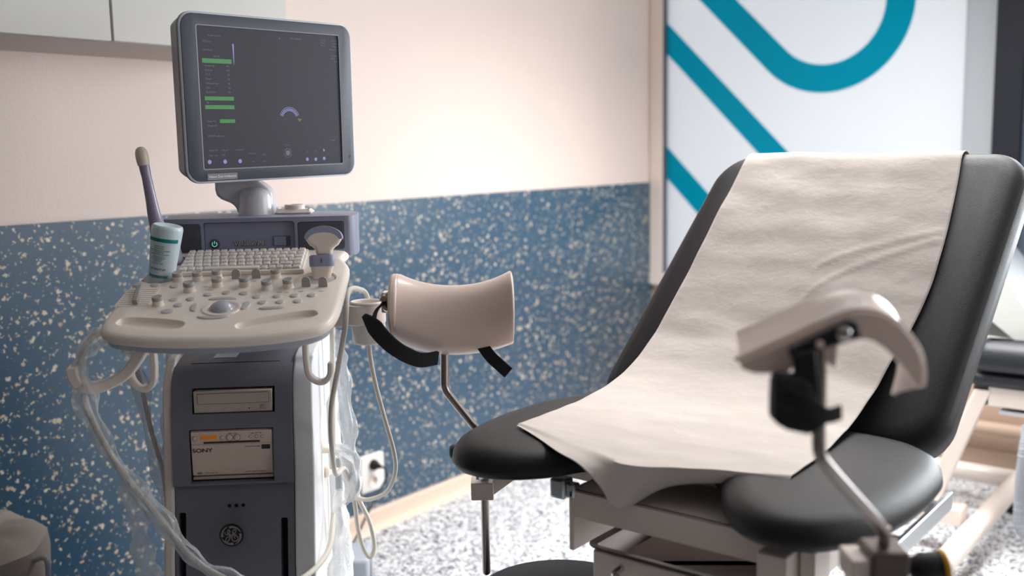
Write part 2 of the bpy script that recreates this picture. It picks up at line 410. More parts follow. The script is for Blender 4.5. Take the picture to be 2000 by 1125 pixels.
def diag(s1, s2):   # band between the 45 degree lines x+z=s1 (upper) and x+z=s2 (lower)
    return [(x0, s2-x0), (s2-zb, zb), (s1-zb, zb), (x0, s1-x0)]
band('teal_stripe', diag(-.565, -.712)); band('teal_stripe', diag(-1.150, -1.302))
cx, cz, Ro, Ri = -1.745, 1.972, .376, .256
outer = [(cx+Ro*cos(radians(a)), cz+Ro*sin(radians(a))) for a in range(0, -136, -5)]
inner = [(cx+Ri*cos(radians(a)), cz+Ri*sin(radians(a))) for a in range(-135, 1, 5)]
d = 2.388
def upl(p): k = min(d-p[1], p[0]+2.526); return (p[0]-k, p[1]+k)
po, pi_ = outer[-1], inner[0]
band('teal_loop', [(cx+Ro, d)] + outer + [upl(po), upl(pi_)] + inner + [(cx+Ri, d)])
# dark post, slate curtain and the clear second window (out of frame to the right)
obj('trim_2', box(B(), -1.045, -.94, WY-.06, WY-.001, .70, RZ), 'navy', kind='structure', bevel=.003)
bm = B(); rs = []
for i in range(27):
    x = -.935 + i*.0085; y = WY-.055 + .016*sin(i*.55)+.006*sin(i*.21)
    rs.append([Vector((x, y, .82)), Vector((x, y, 2.62)), Vector((x, y+.004, 2.62)), Vector((x, y+.004, .82))])
rings(bm, rs); tag(obj('curtain', bm, 'curtain'), 'slate grey curtain hanging right of the dark window post', 'curtain')
win2 = bpy.data.objects.new('window_2', None); COL.objects.link(win2); win2['kind'] = 'structure'
bm = B(); box(bm, -.70, 1.10, fy0, fy1, .70, .76); box(bm, -.70, 1.10, fy0, fy1, 2.39, 2.45); box(bm, -.70, -.64, fy0, fy1, .76, 2.39); box(bm, 1.04, 1.10, fy0, fy1, .76, 2.39); box(bm, .17, .23, fy0, fy1, .76, 2.39)
obj('window_frame', bm, 'frame', win2, bevel=.003)
for lx_, ly_, lb_ in ((-1.12, 3.15, 'square white ceiling light panel over the room'),):
    pn = empty('ceiling_light', lb_, 'ceiling light', loc=(lx_, ly_, RZ-.03))
    fb = B(); box(fb, -.62, .62, -.62, -.585, 0, .03); box(fb, -.62, .62, .585, .62, 0, .03); box(fb, -.62, -.585, -.585, .585, 0, .03); box(fb, .585, .62, -.585, .585, 0, .03)
    obj('frame', fb, 'frame', pn, smooth=0)

fill_frame = bpy.data.objects.new('fill_light_frame', None); COL.objects.link(fill_frame); fill_frame['kind'] = 'structure'  # unseen frame added round the side fill lamp; the wall has no opening
bm = B()
for ya, yb, za, zb3 in ((2.54, 2.60, .99, 2.51), (4.10, 4.16, .99, 2.51), (2.60, 4.10, .99, 1.05), (2.60, 4.10, 2.45, 2.51)): box(bm, RX1-.06, RX1-.001, ya, yb, za, zb3)
obj('window_frame', bm, 'frame', fill_frame, smooth=0)  # surround of the added lamp, no window behind it

# wall cabinet
cab = empty('wall_cabinet', 'pale wall cabinet hung at top left above the ultrasound machine', 'cabinet', loc=(WX, 0, 0))
CZ, CD, CY1 = 1.643, .35, 1.871
obj('body', box(B(), .002, CD-.02, -.9, CY1, CZ+.002, 2.4), 'cab', cab, smooth=0, bevel=.001)
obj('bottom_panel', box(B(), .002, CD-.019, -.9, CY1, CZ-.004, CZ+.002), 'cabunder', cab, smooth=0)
for ya, yb in ((CY1-.52, CY1), (.80, CY1-.523), (.27, .797), (-.26, .267), (-.9, -.263)):
    dr = obj('door', box(B(), CD-.018, CD, ya+.0015, yb-.0015, CZ-.002, 2.4), 'cab', cab, bevel=.0015, smooth=30)

# ================================================================== WALL OUTLET AND PLUG
out = empty('power_outlet', 'white double wall outlet on the blue wall covering above the skirting', 'outlet', loc=(WX+.004, 2.442, .242))
obj('plate', loft_outline(B(), rrect(-.056, .056, -.066, .066, .006), [(0, 0), (0, .012), (.002, .015), (.004, .0155)], Mx=R(90, 'Y')@R(90, 'Z')), 'white', out)
cut(out.children[0], [lathe(B(), [(.0188, -.0105), (.0195, .01)], 32, Mx=T(.0155, 0, zc)@R(90, 'Y')) for zc in (.03, -.03)])
for zc in (.03, -.03):
    so = obj('socket', lathe(B(), [(.0194, .0), (.0222, .0001), (.0218, .0020), (.0196, .0018), (.0184, -.0100), (.0005, -.0100)], 32, Mx=T(.0155, 0, zc)@R(90, 'Y'), cap=False), 'cream', out)
    obj('pin_hole', lathe(lathe(B(), [(.0026, 0), (.0026, .0005)], 12, Mx=T(.0056, .0095, zc)@R(90, 'Y')), [(.0026, 0), (.0026, .0005)], 12, Mx=T(.0056, -.0095, zc)@R(90, 'Y')), 'matblack', so)
plug = empty('power_plug', 'black power plug in the upper socket with cord hanging behind the cart', 'plug', loc=(WX+.012, 2.442, .272))
obj('plug_body', lathe(B(), [(.0165, .0), (.0185, .004), (.0185, .020), (.012, .030), (.008, .042), (.005, .050)], 24, Mx=R(90, 'Y')@R(0, 'X')), 'rubber', plug)
obj('cord', tube(B(), [(.045, 0, 0), (.070, 0, -.004), (.084, -.01, -.03), (.076, -.035, -.07), (.100, -.12, -.125), (.15, -.22, -.165), (.20, -.33, -.20), (.30, -.5, -.23)], .0042, 8), 'cablegreen', plug)

# ================================================================== ULTRASOUND MACHINE
CR = T(-1.60, 1.15, 0) @ R(43, 'Z')
cart = empty('ultrasound_machine', 'grey and cream ultrasound machine on a cart with tilted monitor and control console', 'ultrasound machine', CR)
# --- cart body
prof = [(-.06, .19), (-.055, .40), (-.05, .57), (-.024, .68), (-.010, .75), (-.002, .80), (.006, .86), (.018, .915), (.030, .943), (.050, .962), (.085, .972), (.30, .985), (.40, .985), (.46, .95), (.46, .19)]
HW = .111
low = cr([(p[0], p[1], 0) for p in prof[:5]], 4)
lowpts = [(p.x, p.y) for p in low]
lo = [p for p in lowpts] + [(.46, .75), (.46, .19)]
body = obj('body', prism(B(), lo, -HW, HW, plane='yz'), 'bodygrey', cart, smooth=35)
def slotcut(x0, x1, z0, z1, y0, y1, r):
    return prism(B(), rrect(x0, x1, z0, z1, r), y0, y1, plane='xz')
cut(body, [slotcut(.085, .098, .50, .683, -.2, .0, .004), slotcut(-.105, -.092, .50, .70, -.2, .0, .004), slotcut(-.030, .030, .698, .724, -.2, -.022, .0125)])
bm = B()
for xx in (-.010, .003, .016): lathe(bm, [(.0035, 0), (.0035, .001)], 16, Mx=T(xx, -.0228, .711)@R(90, 'X'))
obj('sensor_hole', bm, 'matblack', cart)
obj('slot_liner', box(B(), .086, .097, -.006, -.002, .501, .682), 'matblack', cart, smooth=0)
obj('slot_liner', box(B(), -.104, -.093, -.006, -.002, .501, .699), 'matblack', cart, smooth=0)
up = cr([(p[0], p[1], 0) for p in [(-.022, .752)] + [(a-.012, b) for a, b in prof[5:9]]] + [(.045, .966, 0), (.085, .975, 0)], 5)
uppts = [(p.x, p.y) for p in up] + [(.30, .987), (.40, .987), (.462, .95), (.462, .7505), (-.015, .7505)]
ub = obj('upper_cover', prism(B(), uppts, -HW-.001, HW+.001, plane='yz'), 'bodygrey', cart, smooth=40)
cut(ub, [box(B(), -.0745, .0800, -.1, .28, .885, .9325), box(B(), -.081, .076, -.1, .30, .7555, .8565)])
# seam and paper label on the cart's top
obj('top_seam', box(B(), -.085, .085, .060, .0615, .9605, .9715), 'matblack', cart, smooth=0)
obj('sticker', prism(B(), [(.088, .9754), (.155, .9792), (.155, .9798), (.088, .9760)], -.048, -.004, plane='yz'), 'label', cart, smooth=0)
# side panels
pp = [(-.066, .17), (-.062, .40), (-.056, .57), (-.030, .68), (-.014, .75), (-.004, .83), (.006, .90), (.022, .945), (.050, .970), (.10, .985), (.40, .990), (.475, .95), (.49, .86), (.60, .50), (.60, .17)]
sp = [(p.x, p.y) for p in cr([(a, b, 0) for a, b in pp[:11]], 4)] + pp[11:]
left = obj('side_panel', prism(B(), sp, -HW-.0205, -HW-.0015, plane='yz'), 'cream', cart, bevel=.006, seg=3)
rp = obj('side_panel', prism(B(), sp, HW+.0015, HW+.040, plane='yz'), 'panelwhite', cart, smooth=35, bevel=.013, seg=4)
cut(rp, [prism(B(), rrect(.12, .40, .24, .84, .03), HW+.022, HW+.1, plane='yz')])
obj('connector_plate', prism(B(), rrect(.13, .39, .25, .83, .02), HW+.020, HW+.024, plane='yz'), 'white', cart, bevel=.001)
# base, casters
base = obj('base', loft_outline(B(), rrect(-.19, .19, -.09, .80, .06), [(.02, .13), (.0, .15), (0, .19), (.03, .215)]), 'undergrey', cart)
obj('rear_housing', prism(B(), rrect(-.10, .10, .46, .62, .02), .20, .70), 'undergrey', cart, bevel=.01)
for sx in (-1, 1):
    for yy in (.0, .74):
        hi = yy > .3
        c = T(sx*.165, yy, 0)
        ff = obj('caster_fender', prism(B(), [(a, b) for a, b in ([(-.10, .16), (-.105, .26), (-.09, .315), (-.03, .328), (.04, .315), (.085, .26), (.09, .18), (.065, .17), (.05, .24), (.02, .285), (-.03, .29), (-.065, .25), (-.07, .16)] if hi else
                  [(-.08, .13), (-.085, .17), (-.04, .205), (.04, .205), (.085, .17), (.08, .13)])], (-.065 if sx > 0 and hi else -.034), (.034 if sx > 0 or not hi else .065), Mx=c, plane='yz'), 'undergrey', cart, bevel=.008, seg=3)
        obj('caster_wheel', lathe(B(), [(.02, -.016), (.058, -.016), (.062, -.011), (.062, .011), (.058, .016), (.02, .016)], 32, Mx=c@T(0, 0, FLOOR+.062)@R(90, 'Y')), 'rubber', ff, None)
        obj('caster_fork', box(B(), sx*.165-.026, sx*.165-.019, yy-.02, yy+.02, FLOOR+.05, .15), 'darkgrey', ff)
# column
obj('column', prism(B(), rrect(-.055, .085, .16, .30, .03), .975, 1.09), 'darkgrey', cart)
# optical drive
DO = .0055
dv = obj('disc_drive', box(B(), -.071, .075, .002, .20, .8865, .928), 'drive', cart, bevel=.0012)
obj('tray_front', loft_outline(B(), rrect(-.0635, .0685, .904, .9235, .002), [(0, 0), (0, .0008), (.0006, .0014)], Mx=T(0, .002, 0)@R(90, 'X')), 'drive', dv)
obj('tray_gap', loft_outline(B(), rrect(-.0642, .0692, .9033, .9242, .002), [(0, 0), (0, .0003)], Mx=T(0, .002, 0)@R(90, 'X')), 'print', dv)
obj('eject_button', loft_outline(B(), rrect(.0525, .0645, .892, .899, .0015), [(0, 0), (0, .001), (.0005, .0014)], Mx=T(0, .002, 0)@R(90, 'X')), 'buttonrim', dv)
obj('drive_hole', lathe(lathe(B(), [(.0012, 0), (.0012, .0006)], 10, Mx=T(.032, .002, .8935)@R(90, 'X')), [(.0006, 0), (.0006, .0006)], 10, Mx=T(.0345, .002, .901)@R(90, 'X')), 'matblack', dv)
# emblem
em = obj('emblem', lathe(B(), [(.0225, 0), (.0225, .0018), (.0205, .0024), (.0195, .0020), (.001, .0020)], 48, Mx=T(-.003, -.0515, .664)@R(93, 'X')), 'emblemback', cart, label='round dark maker emblem with pale monogram')
EM = T(-.003, -.0541, .664)@R(93, 'X')
bm = B()
for q in range(4):     # the four swooshes round the rim
    a0 = radians(100 + q*90); pts_o = []; pts_i = []
    for i in range(15):
        a = a0 - radians(82)*i/14; th = .0042*(1-i/14)**.7+.0006
        pts_o.append((.0190*cos(a), .0190*sin(a))); pts_i.append(((.0190-th)*cos(a), (.0190-th)*sin(a)))
    prism(bm, pts_o+pts_i[::-1], 0, .0008, Mx=EM)
def stroke(bm, pts, w, Mx, h=.0008, k=6):
    pa = cr([(x, y, 0) for x, y in pts], k); n = len(pa); l = []; r_ = []
    for i, p in enumerate(pa):
        d_ = (pa[min(i+1, n-1)]-pa[max(i-1, 0)]).normalized(); nn = Vector((-d_.y, d_.x, 0)); ww = w*(.6+.5*sin(pi*i/(n-1)))
        l.append(p+nn*ww/2); r_.append(p-nn*ww/2)
    rs = [[Mx@Vector((a.x, a.y, 0)), Mx@Vector((b.x, b.y, 0)), Mx@Vector((b.x, b.y, h)), Mx@Vector((a.x, a.y, h))] for a, b in zip(l, r_)]
    rings(bm, rs)
sc_ = .0225/380
E_ = lambda L_: [((x-540)*sc_, (575-y)*sc_) for x, y in L_]
stroke(bm, E_([(355, 450), (350, 510), (395, 550), (450, 540), (490, 490), (500, 420), (470, 390), (435, 430), (430, 500), (470, 545), (510, 560), (490, 650), (440, 750), (385, 785), (345, 740), (380, 660), (450, 610), (520, 560), (580, 545)]), .0021, EM)
stroke(bm, E_([(640, 430), (670, 380), (695, 400), (680, 470), (620, 510), (590, 450), (625, 390), (660, 385), (600, 420), (590, 500), (650, 545), (700, 550), (610, 560), (550, 640), (570, 740), (650, 775), (735, 720), (730, 620), (660, 595), (625, 650), (660, 690)]), .0021, EM)
obj('monogram', bm, 'emblem', em, smooth=0)

# --- video printer (slides into the bay of the cart)
pr = empty('video_printer', 'cream video printer with orange display in the bay of the cart', 'printer', CR@T(-.0025, -.006, .7585))
bm = prism(B(), rrect(-.0765, .0765, .0065, .095, .003), .004, .26, plane='xz')
obj('case', bm, 'printer', pr, smooth=30)
obj('front_panel', prism(B(), rrect(-.0755, .0755, .0095, .094, .003), -.002, .0045, plane='xz'), 'printer', pr, bevel=.001)
obj('door_ledge', box(B(), -.0755, .0755, -.001, .012, .0005, .0058), 'printer', pr, bevel=.0008)
F = T(0, -.0021, 0)@R(90, 'X')
obj('display', loft_outline(B(), rrect(-.056, -.027, .079, .0865, .0008), [(0, 0), (0, .0008), (.0005, .0010)], Mx=F), 'amber', pr)
obj('paper_slot', loft_outline(B(), rrect(-.052, .053, .071, .0745, .0005), [(0, 0), (0, .0005)], Mx=F), 'print', pr)
obj('panel_seam', loft_outline(B(), rrect(-.0752, .0752, .0692, .0696, .0001), [(0, 0), (0, .0003)], Mx=F), 'printsoft', pr)
for xx, rr in ((-.0165, .0036), (-.0035, .0055), (.0105, .0055), (.036, .0026), (.047, .0026), (.058, .0026), (-.068, .0042)):
    b_ = obj('button', lathe(B(), [(rr, 0), (rr, .0008), (rr*.85, .0013), (rr*.2, .0013)], 24, Mx=T(xx, -.0021, .0815 if rr > .003 else .082)@R(90, 'X')), 'printer', pr)
    obj('button_ring', lathe(B(), [(rr*1.18, 0), (rr*1.18, .0004)], 24, Mx=T(xx, -.0021, .0815 if rr > .003 else .082)@R(90, 'X')), 'printsoft', b_)
obj('brand_lettering', bm := text_bm('SONY', .0105, .0002, xs=1.35, bold=.0002), 'print', pr, F@T(-.0550, .0575, .0001), smooth=0)
for s_t, sz_, x_t, y_t in (('A6 DIGITAL PRINTER', .0030, .0385, .0625), ('DIGITAL GRAPHIC PRINTER', .0032, .042, .0135), ('PRINT   STOP', .0026, .003, .0893), ('OPEN   COPY   FEED', .0022, .047, .0885), ('THERMAL HEAD TYPE', .0024, -.041, .0137)):
    obj('small_print', text_bm(s_t, sz_, .0001, bold=.00005), 'printsoft', pr, F@T(x_t, y_t, .0001), smooth=0)
obj('printed_mark', prism(B(), rrect(-.0665, -.0575, .012, .0155, .0004), 0, .0002), 'printsoft', pr, F@T(0, 0, .0001), smooth=0)
bm = B(); prism(bm, rrect(.0555, .0715, .0570, .0655, .0004), 0, .0003)
obj('hybrid_badge', bm, 'print', pr, F@T(0, 0, .0001), smooth=0)

# --- control console
TILT = 15
CP = T(0, -.27, 1.085)@R(TILT, 'X')
ol = [(-.161, .10), (-.160, .052), (-.146, .018), (-.110, .000), (-.045, -.014), (.036, -.019), (.115, -.013), (.180, .004), (.212, .030), (.224, .075), (.2285, .15), (.2300, .22), (.2300, .29), (.214, .335), (.196, .385), (-.105, .385), (-.118, .33), (-.140, .285), (-.150, .24), (-.155, .17)]
olp = [(p.x, p.y) for p in cr([(a, b, 0) for a, b in ol], 5, closed=True)]
con = obj('console_deck', loft_outline(B(), olp, [(.016, -.0195), (.004, -.0185), (0, -.0145), (0, -.0085), (.002, -.0045), (.006, -.0015), (.012, 0)], None), 'cream', cart, CP, smooth=40)
def bowl(cx, cy, lx, ly, rot, depth):
    pts = []
    for i in range(40):
        a = 2*pi*i/40; e = .62
        pts.append((math.copysign(abs(cos(a))**e, cos(a)), math.copysign(abs(sin(a))**e, sin(a))))
    rs = []
    Mr = T(cx, cy, 0)@R(rot, 'Z')
    for k_, z in ((1.08, .004), (1.0, -.0005), (.94, -depth*.45), (.84, -depth*.85), (.7, -depth)):
        rs.append([Mr@Vector((x*lx*(1-(1-k_)*ly/lx), y*ly*k_, z)) for x, y in pts])
    return rings(B(), rs)
def holecut(cx, cy, r, z0): return lathe(B(), [(r*.92, z0), (r, .003)], 40, Mx=T(cx, cy, 0))
cut(con, [bowl(-.080, .050, .058, .0195, -13, .009), bowl(.126, .050, .069, .0185, 21, .009),
          holecut(-.112, .258, .0345, -.03), holecut(.178, .232, .0335, -.006), holecut(-.098, .335, .024, -.02)])
obj('console_base', loft_outline(B(), olp, [(.085, -.0415), (.050, -.041), (.022, -.0375), (.009, -.030), (.0045, -.019)]), 'undergrey', cart, CP, smooth=50)
obj('console_bracket', box(B(), .03, .16, .06, .2, -.062, -.045), 'undergrey', cart, CP, bevel=.006)
obj('holder_insert', lathe(B(), [(.0235, -.0195), (.0235, .001), (.0205, .0015), (.019, -.016), (.002, -.016)], 32, Mx=T(-.098, .335, 0)), 'button', con)
obj('probe_rest', lathe(B(), [(.0305, -.0058), (.0295, -.0035), (.002, -.0035)], 40, Mx=T(.178, .232, 0)), 'recess', con)
KN = [(-.075, .236, 1), (-.040, .236, 1), (-.006, .242, 1), (.001, .204, 1), (-.044, .184, 1.08), (-.085, .125, 1), (.049, .203, 1.02), (.100, .239, 1), (.091, .185, 1), (.128, .189, 1)]
def knob_bm():
    bm = B(); rs = []; n = 40
    prof_ = [(.0108, 0, 0), (.0100, .0008, 0), (.0094, .003, 1), (.0090, .0095, 1), (.0093, .0100, 0), (.0090, .0150, 0), (.0080, .0162, 0), (.0060, .0158, 0)]
    for r_, z, rib in prof_:
        rs.append([Vector(((r_-(.0005 if rib and i % 2 else 0))*cos(2*pi*i/n), (r_-(.0005 if rib and i % 2 else 0))*sin(2*pi*i/n), z)) for i in range(n)])
    return rings(bm, rs, True, True, True, [0, 0, 0, 1, 1, 1, 1, 1])
kn = None
for a, b, s in KN:
    if kn is None: kn = obj('knob', knob_bm(), ['cream', 'buttonrim'], con, T(a, b, -.0002)); o = kn
    else: o = kn.copy(); COL.objects.link(o); o.parent = con
    o.matrix_basis = T(a, b, -.0002)@Matrix.Scale(s, 4)
    o.rotation_euler.z = random.random()*3
for a, b in ((.029, .238), (.065, .238), (.160, .190), (.190, .188)):
    pts = [(-.0080, 0), (.0080, 0)] + [(.0078*cos(radians(t_)), .0105+.0078*sin(radians(t_))) for t_ in range(0, 181, 15)]
    bmt = prism(B(), pts, -.0022, .0022, plane='xz')
    obj('toggle_paddle', bmt, 'buttonrim', con, T(a, b, -.0003)@R(-12, 'X'), bevel=.0008)
BT = [(-.142, .217), (-.111, .215), (-.075, .207), (-.008, .164), (.023, .170), (-.063, .146), (-.034, .146), (-.050, .121), (.054, .165), (.079, .148), (.114, .148), (.144, .148), (.174, .148), (.092, .122), (.122, .122), (.152, .123)]
def button(a, b, sx=1, sy=1, rot=0):
    o = obj('button', loft_outline(B(), [(.0082*cos(radians(t_)), .0078*sin(radians(t_))) for t_ in range(0, 360, 15)], [(0, 0), (0, .0012), (.0012, .0022), (.003, .0024)]), 'button', con, T(a, b, -.0001)@R(rot, 'Z')@Matrix.Diagonal((sx, sy, 1, 1)))
    return o
for a, b in BT: button(a, b)
button(-.062, .095, 1.35, 1.15, 12)
def bar(a, b, lx, ly, rot, r_=None, bend=0):
    pts = rrect(-lx/2, lx/2, -ly/2, ly/2, min(lx, ly)*.48 if r_ is None else r_, 6)
    pts = [(x, y) for x, y in pts]
    if bend:
        q = []
        for x, y in pts: q.append((x, y + bend*(x*x)))
        pts = q
    obj('bar_button', loft_outline(B(), pts, [(0, 0), (0, .001), (.0010, .0020), (.0024, .0022)]), 'button', con, T(a, b, -.0001)@R(rot, 'Z'))
def bar2(a, b, lx, ly, rot, bend):
    n = 14; top = []; bot = []
    for i in range(n+1):
        x = -lx/2+lx*i/n; e = 1-abs(2*i/n-1)**6; top.append((x, bend*x*x + ly/2*max(.25, e))); bot.append((x, bend*x*x - ly/2*max(.25, e)))
    obj('bar_button', loft_outline(B(), bot+top[::-1], [(0, 0), (0, .001), (.0010, .0020), (.0020, .0022)]), 'button', con, T(a, b, -.0001)@R(rot, 'Z'))
bar2(.111, .097, .043, .011, 4, 0)
bar2(.021, .1455, .048, .0115, 0, -6); bar2(.018, .063, .052, .010, 0, 6); bar2(-.0215, .108, .034, .012, 96, -6); bar2(.066, .110, .034, .014, 84, 7)
tb = obj('trackball', lathe(B(), [(.0215, -.003)] + [(.0215*cos(radians(t_)), -.004+.0165*sin(radians(t_))) for t_ in range(12, 90, 8)] + [(.0004, .0125)], 40, Mx=T(.026, .103, 0)), M.setdefault('ball', P('trackball_grey', lin(176, 178, 190), 0.2, coat=0.4)), con)
obj('trackball_ring', lathe(B(), [(.0335, -.0002), (.0325, .0018), (.029, .0022), (.0245, .0008), (.0225, -.002), (.0335, -.002)], 48, Mx=T(.026, .103, 0), cap=False), 'cream', con)
bm = B()
for a, b in ((-.105, .237), (.125, .238), (.115, .166), (.128, .165), (.153, .168), (.188, .167), (-.008, .186), (-.02, .203), (.062, .222), (.035, .186)):
    prism(bm, [(a+.005*cos(radians(t_)), b+.003*sin(radians(t_))) for t_ in range(0, 360, 30)], -.0001, .0002)
obj('printed_marks', bm, 'button', con, smooth=0)
# slider bank
bm = B(); prism(bm, [(-.1585, .124), (-.100, .124), (-.098, .199), (-.153, .199)], -.0002, .0006)
sl = obj('slider_bank', bm, 'cream', con, smooth=0)
for i in range(8):
    b = .130+i*.0090
    obj('slider_slot', box(B(), -.1555+i*.0005, -.103, b, b+.0018, .0005, .0009), 'buttonrim', con, smooth=0)
    obj('slider_knob', box(B(), -.0045, .0045, -.0032, .0032, .0005, .0105), 'buttonrim', con, T(-.124-.0012*i, b+.001, 0)@R(8, 'X'), bevel=.0012)
# keyboard
kb = obj('keyboard', loft_outline(B(), rrect(-.084, .146, .262, .375, .004), [(0, -.001), (0, .0035), (.001, .0045)]), 'key', cart, CP, smooth=30)
kb.matrix_basis = CP@T(0, .0, 0)
obj('front_rail', prism(B(), rrect(-.090, .150, .2545, .2625, .0035), -.0005, .0075), 'cream', kb, bevel=.002)
keyp = {}
def keyo(x, y, w, h):
    kk = round(w, 4)
    if kk not in keyp:
        keyp[kk] = loft = obj('key', loft_outline(B(), rrect(-w/2, w/2, -h/2, h/2, .0034, 3), [(0, 0), (.0006, .003), (.0018, .0058), (.0026, .0060)]), 'key', kb); o = loft
    else: o = keyp[kk].copy(); COL.objects.link(o); o.parent = kb
    o.matrix_basis = T(x, y, .0045)
x0k, x1k = -.081, .143; rows = [(.271, [1.2, 1, 1, 7.4, 1, 1, 1, 1.1, 1.2]), (.2895, [1.6]+[1]*10+[1.6, 1.1]), (.3075, [1.4]+[1]*11+[1.8]), (.3255, [1.2]+[1]*12+[1.2]), (.3435, [1]*14), (.3605, [1]*15)]
legends = B()
for y, ws in rows:
    u_ = (x1k-x0k)/sum(ws); x = x0k
    for w in ws:
        keyo(x+w*u_/2, y, w*u_-.0010, .0155)
        if w < 3: prism(legends, [(x+w*u_*.36, y+.001), (x+w*u_*.52, y+.001), (x+w*u_*.52, y+.0035), (x+w*u_*.36, y+.0035)], .0104, .01055)
        x += w*u_
obj('key_legends', legends, 'printsoft', kb, smooth=0)
# cup holder on the right
HM = T(.262, .0, -.016)
ch = obj('probe_holder', prism(B(), rrect(-.048, .034, -.034, .034, .033, 8), 1.066, 1.104), 'cream', cart, HM, bevel=.004, seg=3, smooth=40)
ch2 = obj('holder_cup', lathe(B(), [(.026, 1.028), (.0295, 1.032), (.0325, 1.066)], 40), 'white', cart, HM)
cut(ch, [lathe(B(), [(.0235, 1.075), (.0270, 1.108)], 40)])
obj('holder_rim', lathe(B(), [(.0335, 1.1035), (.0335, 1.107), (.031, 1.109), (.0275, 1.107), (.0262, 1.090), (.023, 1.078), (.001, 1.0775)], 48, cap=False), 'white', ch)
obj('holder_arm', box(B(), -.070, -.040, -.018, .018, 1.062, 1.092), 'cream', cart, HM, bevel=.004)
# cable hooks under the console
def hook(pts, w, th, mat='cream'):
    pa = cr(pts, 6); n = len(pa); rs = []
    for i, p in enumerate(pa):
        d_ = (pa[min(i+1, n-1)]-pa[max(i-1, 0)]).normalized(); sdir = Vector((0, 1, 0)); sdir = (sdir-d_*sdir.dot(d_)).normalized(); nn = d_.cross(sdir)
        rs.append([p+sdir*w/2+nn*th/2, p-sdir*w/2+nn*th/2, p-sdir*w/2-nn*th/2, p+sdir*w/2-nn*th/2])
    return obj('cable_hook', rings(B(), rs), mat, cart, bevel=.003, seg=3)
hook([(-.120, -.11, 1.045), (-.133, -.12, 1.020), (-.155, -.13, .993), (-.188, -.14, .978), (-.214, -.15, .978), (-.228, -.155, .993), (-.231, -.16, 1.017)], .026, .019)
hook([(-.126, -.05, 1.035), (-.125, -.05, .99), (-.128, -.05, .962), (-.139, -.05, .950), (-.154, -.05, .952), (-.166, -.05, .968), (-.168, -.05, .986)], .020, .011)
hook([(.158, -.12, 1.045), (.158, -.12, 1.010), (.162, -.12, .981), (.176, -.12, .968), (.190, -.12, .968), (.199, -.12, .980), (.201, -.12, 1.002)], .020, .010)
# --- housing with speakers behind the keyboard
hs = obj('speaker_housing', prism(B(), [(p.x, p.y) for p in cr([(-.138, .13, 0), (-.133, .122, 0), (-.05, .119, 0), (.10, .119, 0), (.205, .120, 0), (.228, .127, 0), (.236, .15, 0), (.236, .20, 0), (.225, .27, 0), (.15, .31, 0), (-.05, .31, 0), (-.135, .29, 0), (-.142, .2, 0)], 5, closed=True)], 1.168, 1.2475), 'bluegrey', cart, bevel=.009, seg=4, smooth=50)
cut(hs, [prism(B(), rrect(-.061, .117, 1.172, 1.2395, .006), .06, .1285, plane='xz'), prism(B(), rrect(-.126, -.0655, 1.1815, 1.2375, .005), .06, .1225, plane='xz'), prism(B(), rrect(.1225, .214, 1.1815, 1.2375, .005), .06, .1225, plane='xz')])
obj('centre_panel', prism(B(), rrect(-.060, .116, 1.150, 1.2385, .005), .1275, .1315, plane='xz'), 'bluegrey', cart, bevel=.001, Mx=None)
for xa, xb in ((-.1245, -.067), (.124, .2125)):
    obj('speaker_grille', prism(B(), rrect(xa, xb, 1.183, 1.236, .004), .1195, .124, plane='xz'), 'grille', cart, bevel=.0008)
obj('housing_end_slot', box(B(), .2355, .2368, .185, .188, 1.19, 1.232), 'matblack', cart, smooth=0)
pb = obj('power_button', lathe(B(), [(.0100, 0), (.0100, .0012), (.0085, .0018), (.001, .0018)], 32, Mx=T(-.041, .1272, 1.1965)@R(90, 'X')), 'darkgrey', cart)
bm = B(); Mp = T(-.041, .1252, 1.1965)@R(90, 'X')
po = [(.0052*cos(radians(a)), .0052*sin(radians(a))) for a in range(130, 411, 10)]; pi2 = [(.0042*cos(radians(a)), .0042*sin(radians(a))) for a in range(410, 129, -10)]
prism(bm, po+pi2, 0, .0003, Mx=Mp); prism(bm, [(-.0005, .0005), (.0005, .0005), (.0005, .0062), (-.0005, .0062)], 0, .0003, Mx=Mp)
obj('power_symbol', bm, 'powergreen', pb, smooth=0)
obj('name_lettering', text_bm('Voluson P8', .0128, .0006, bold=.0002), 'logo', cart, T(.0265, .1268, 1.196)@R(90, 'X'), smooth=0)
obj('name_shadow', text_bm('Voluson P8', .0128, .0003, bold=.0008), 'matblack', cart, T(.0268, .1272, 1.1957)@R(90, 'X'), smooth=0)  # black offset copy, painted in as the shadow of the raised letters
us = obj('flap', prism(B(), rrect(.0735, .1065, 1.190, 1.210, .002), .1262, .1278, plane='xz'), 'darkgrey', cart)
obj('flap_face', prism(B(), rrect(.0745, .0985, 1.191, 1.209, .0015), .1253, .1264, plane='xz'), 'bluegrey', us, bevel=.0003)
obj('flap_face', prism(B(), rrect(.1005, .1055, 1.191, 1.209, .001), .1253, .1264, plane='xz'), 'darkgrey', us, bevel=.0003)
# --- monitor arm
pts = [(-.012, 1.2475), (.060, 1.2475), (.060, 1.288), (.052, 1.302), (.035, 1.315), (.010, 1.335), (.0, 1.36), (-.055, 1.36), (-.056, 1.300), (-.053, 1.288), (-.044, 1.280), (-.025, 1.272), (-.014, 1.262)]
arm = obj('monitor_arm', prism(B(), pts, .225, .285, plane='xz'), 'armsilver', cart, bevel=.009, seg=4, smooth=60)
obj('arm_swivel', lathe(B(), [(.0385, 1.247), (.0375, 1.25), (.0365, 1.285), (.033, 1.296), (.024, 1.303), (.001, 1.305)], 40, Mx=T(.024, .243, 0)), 'armsilver', cart)
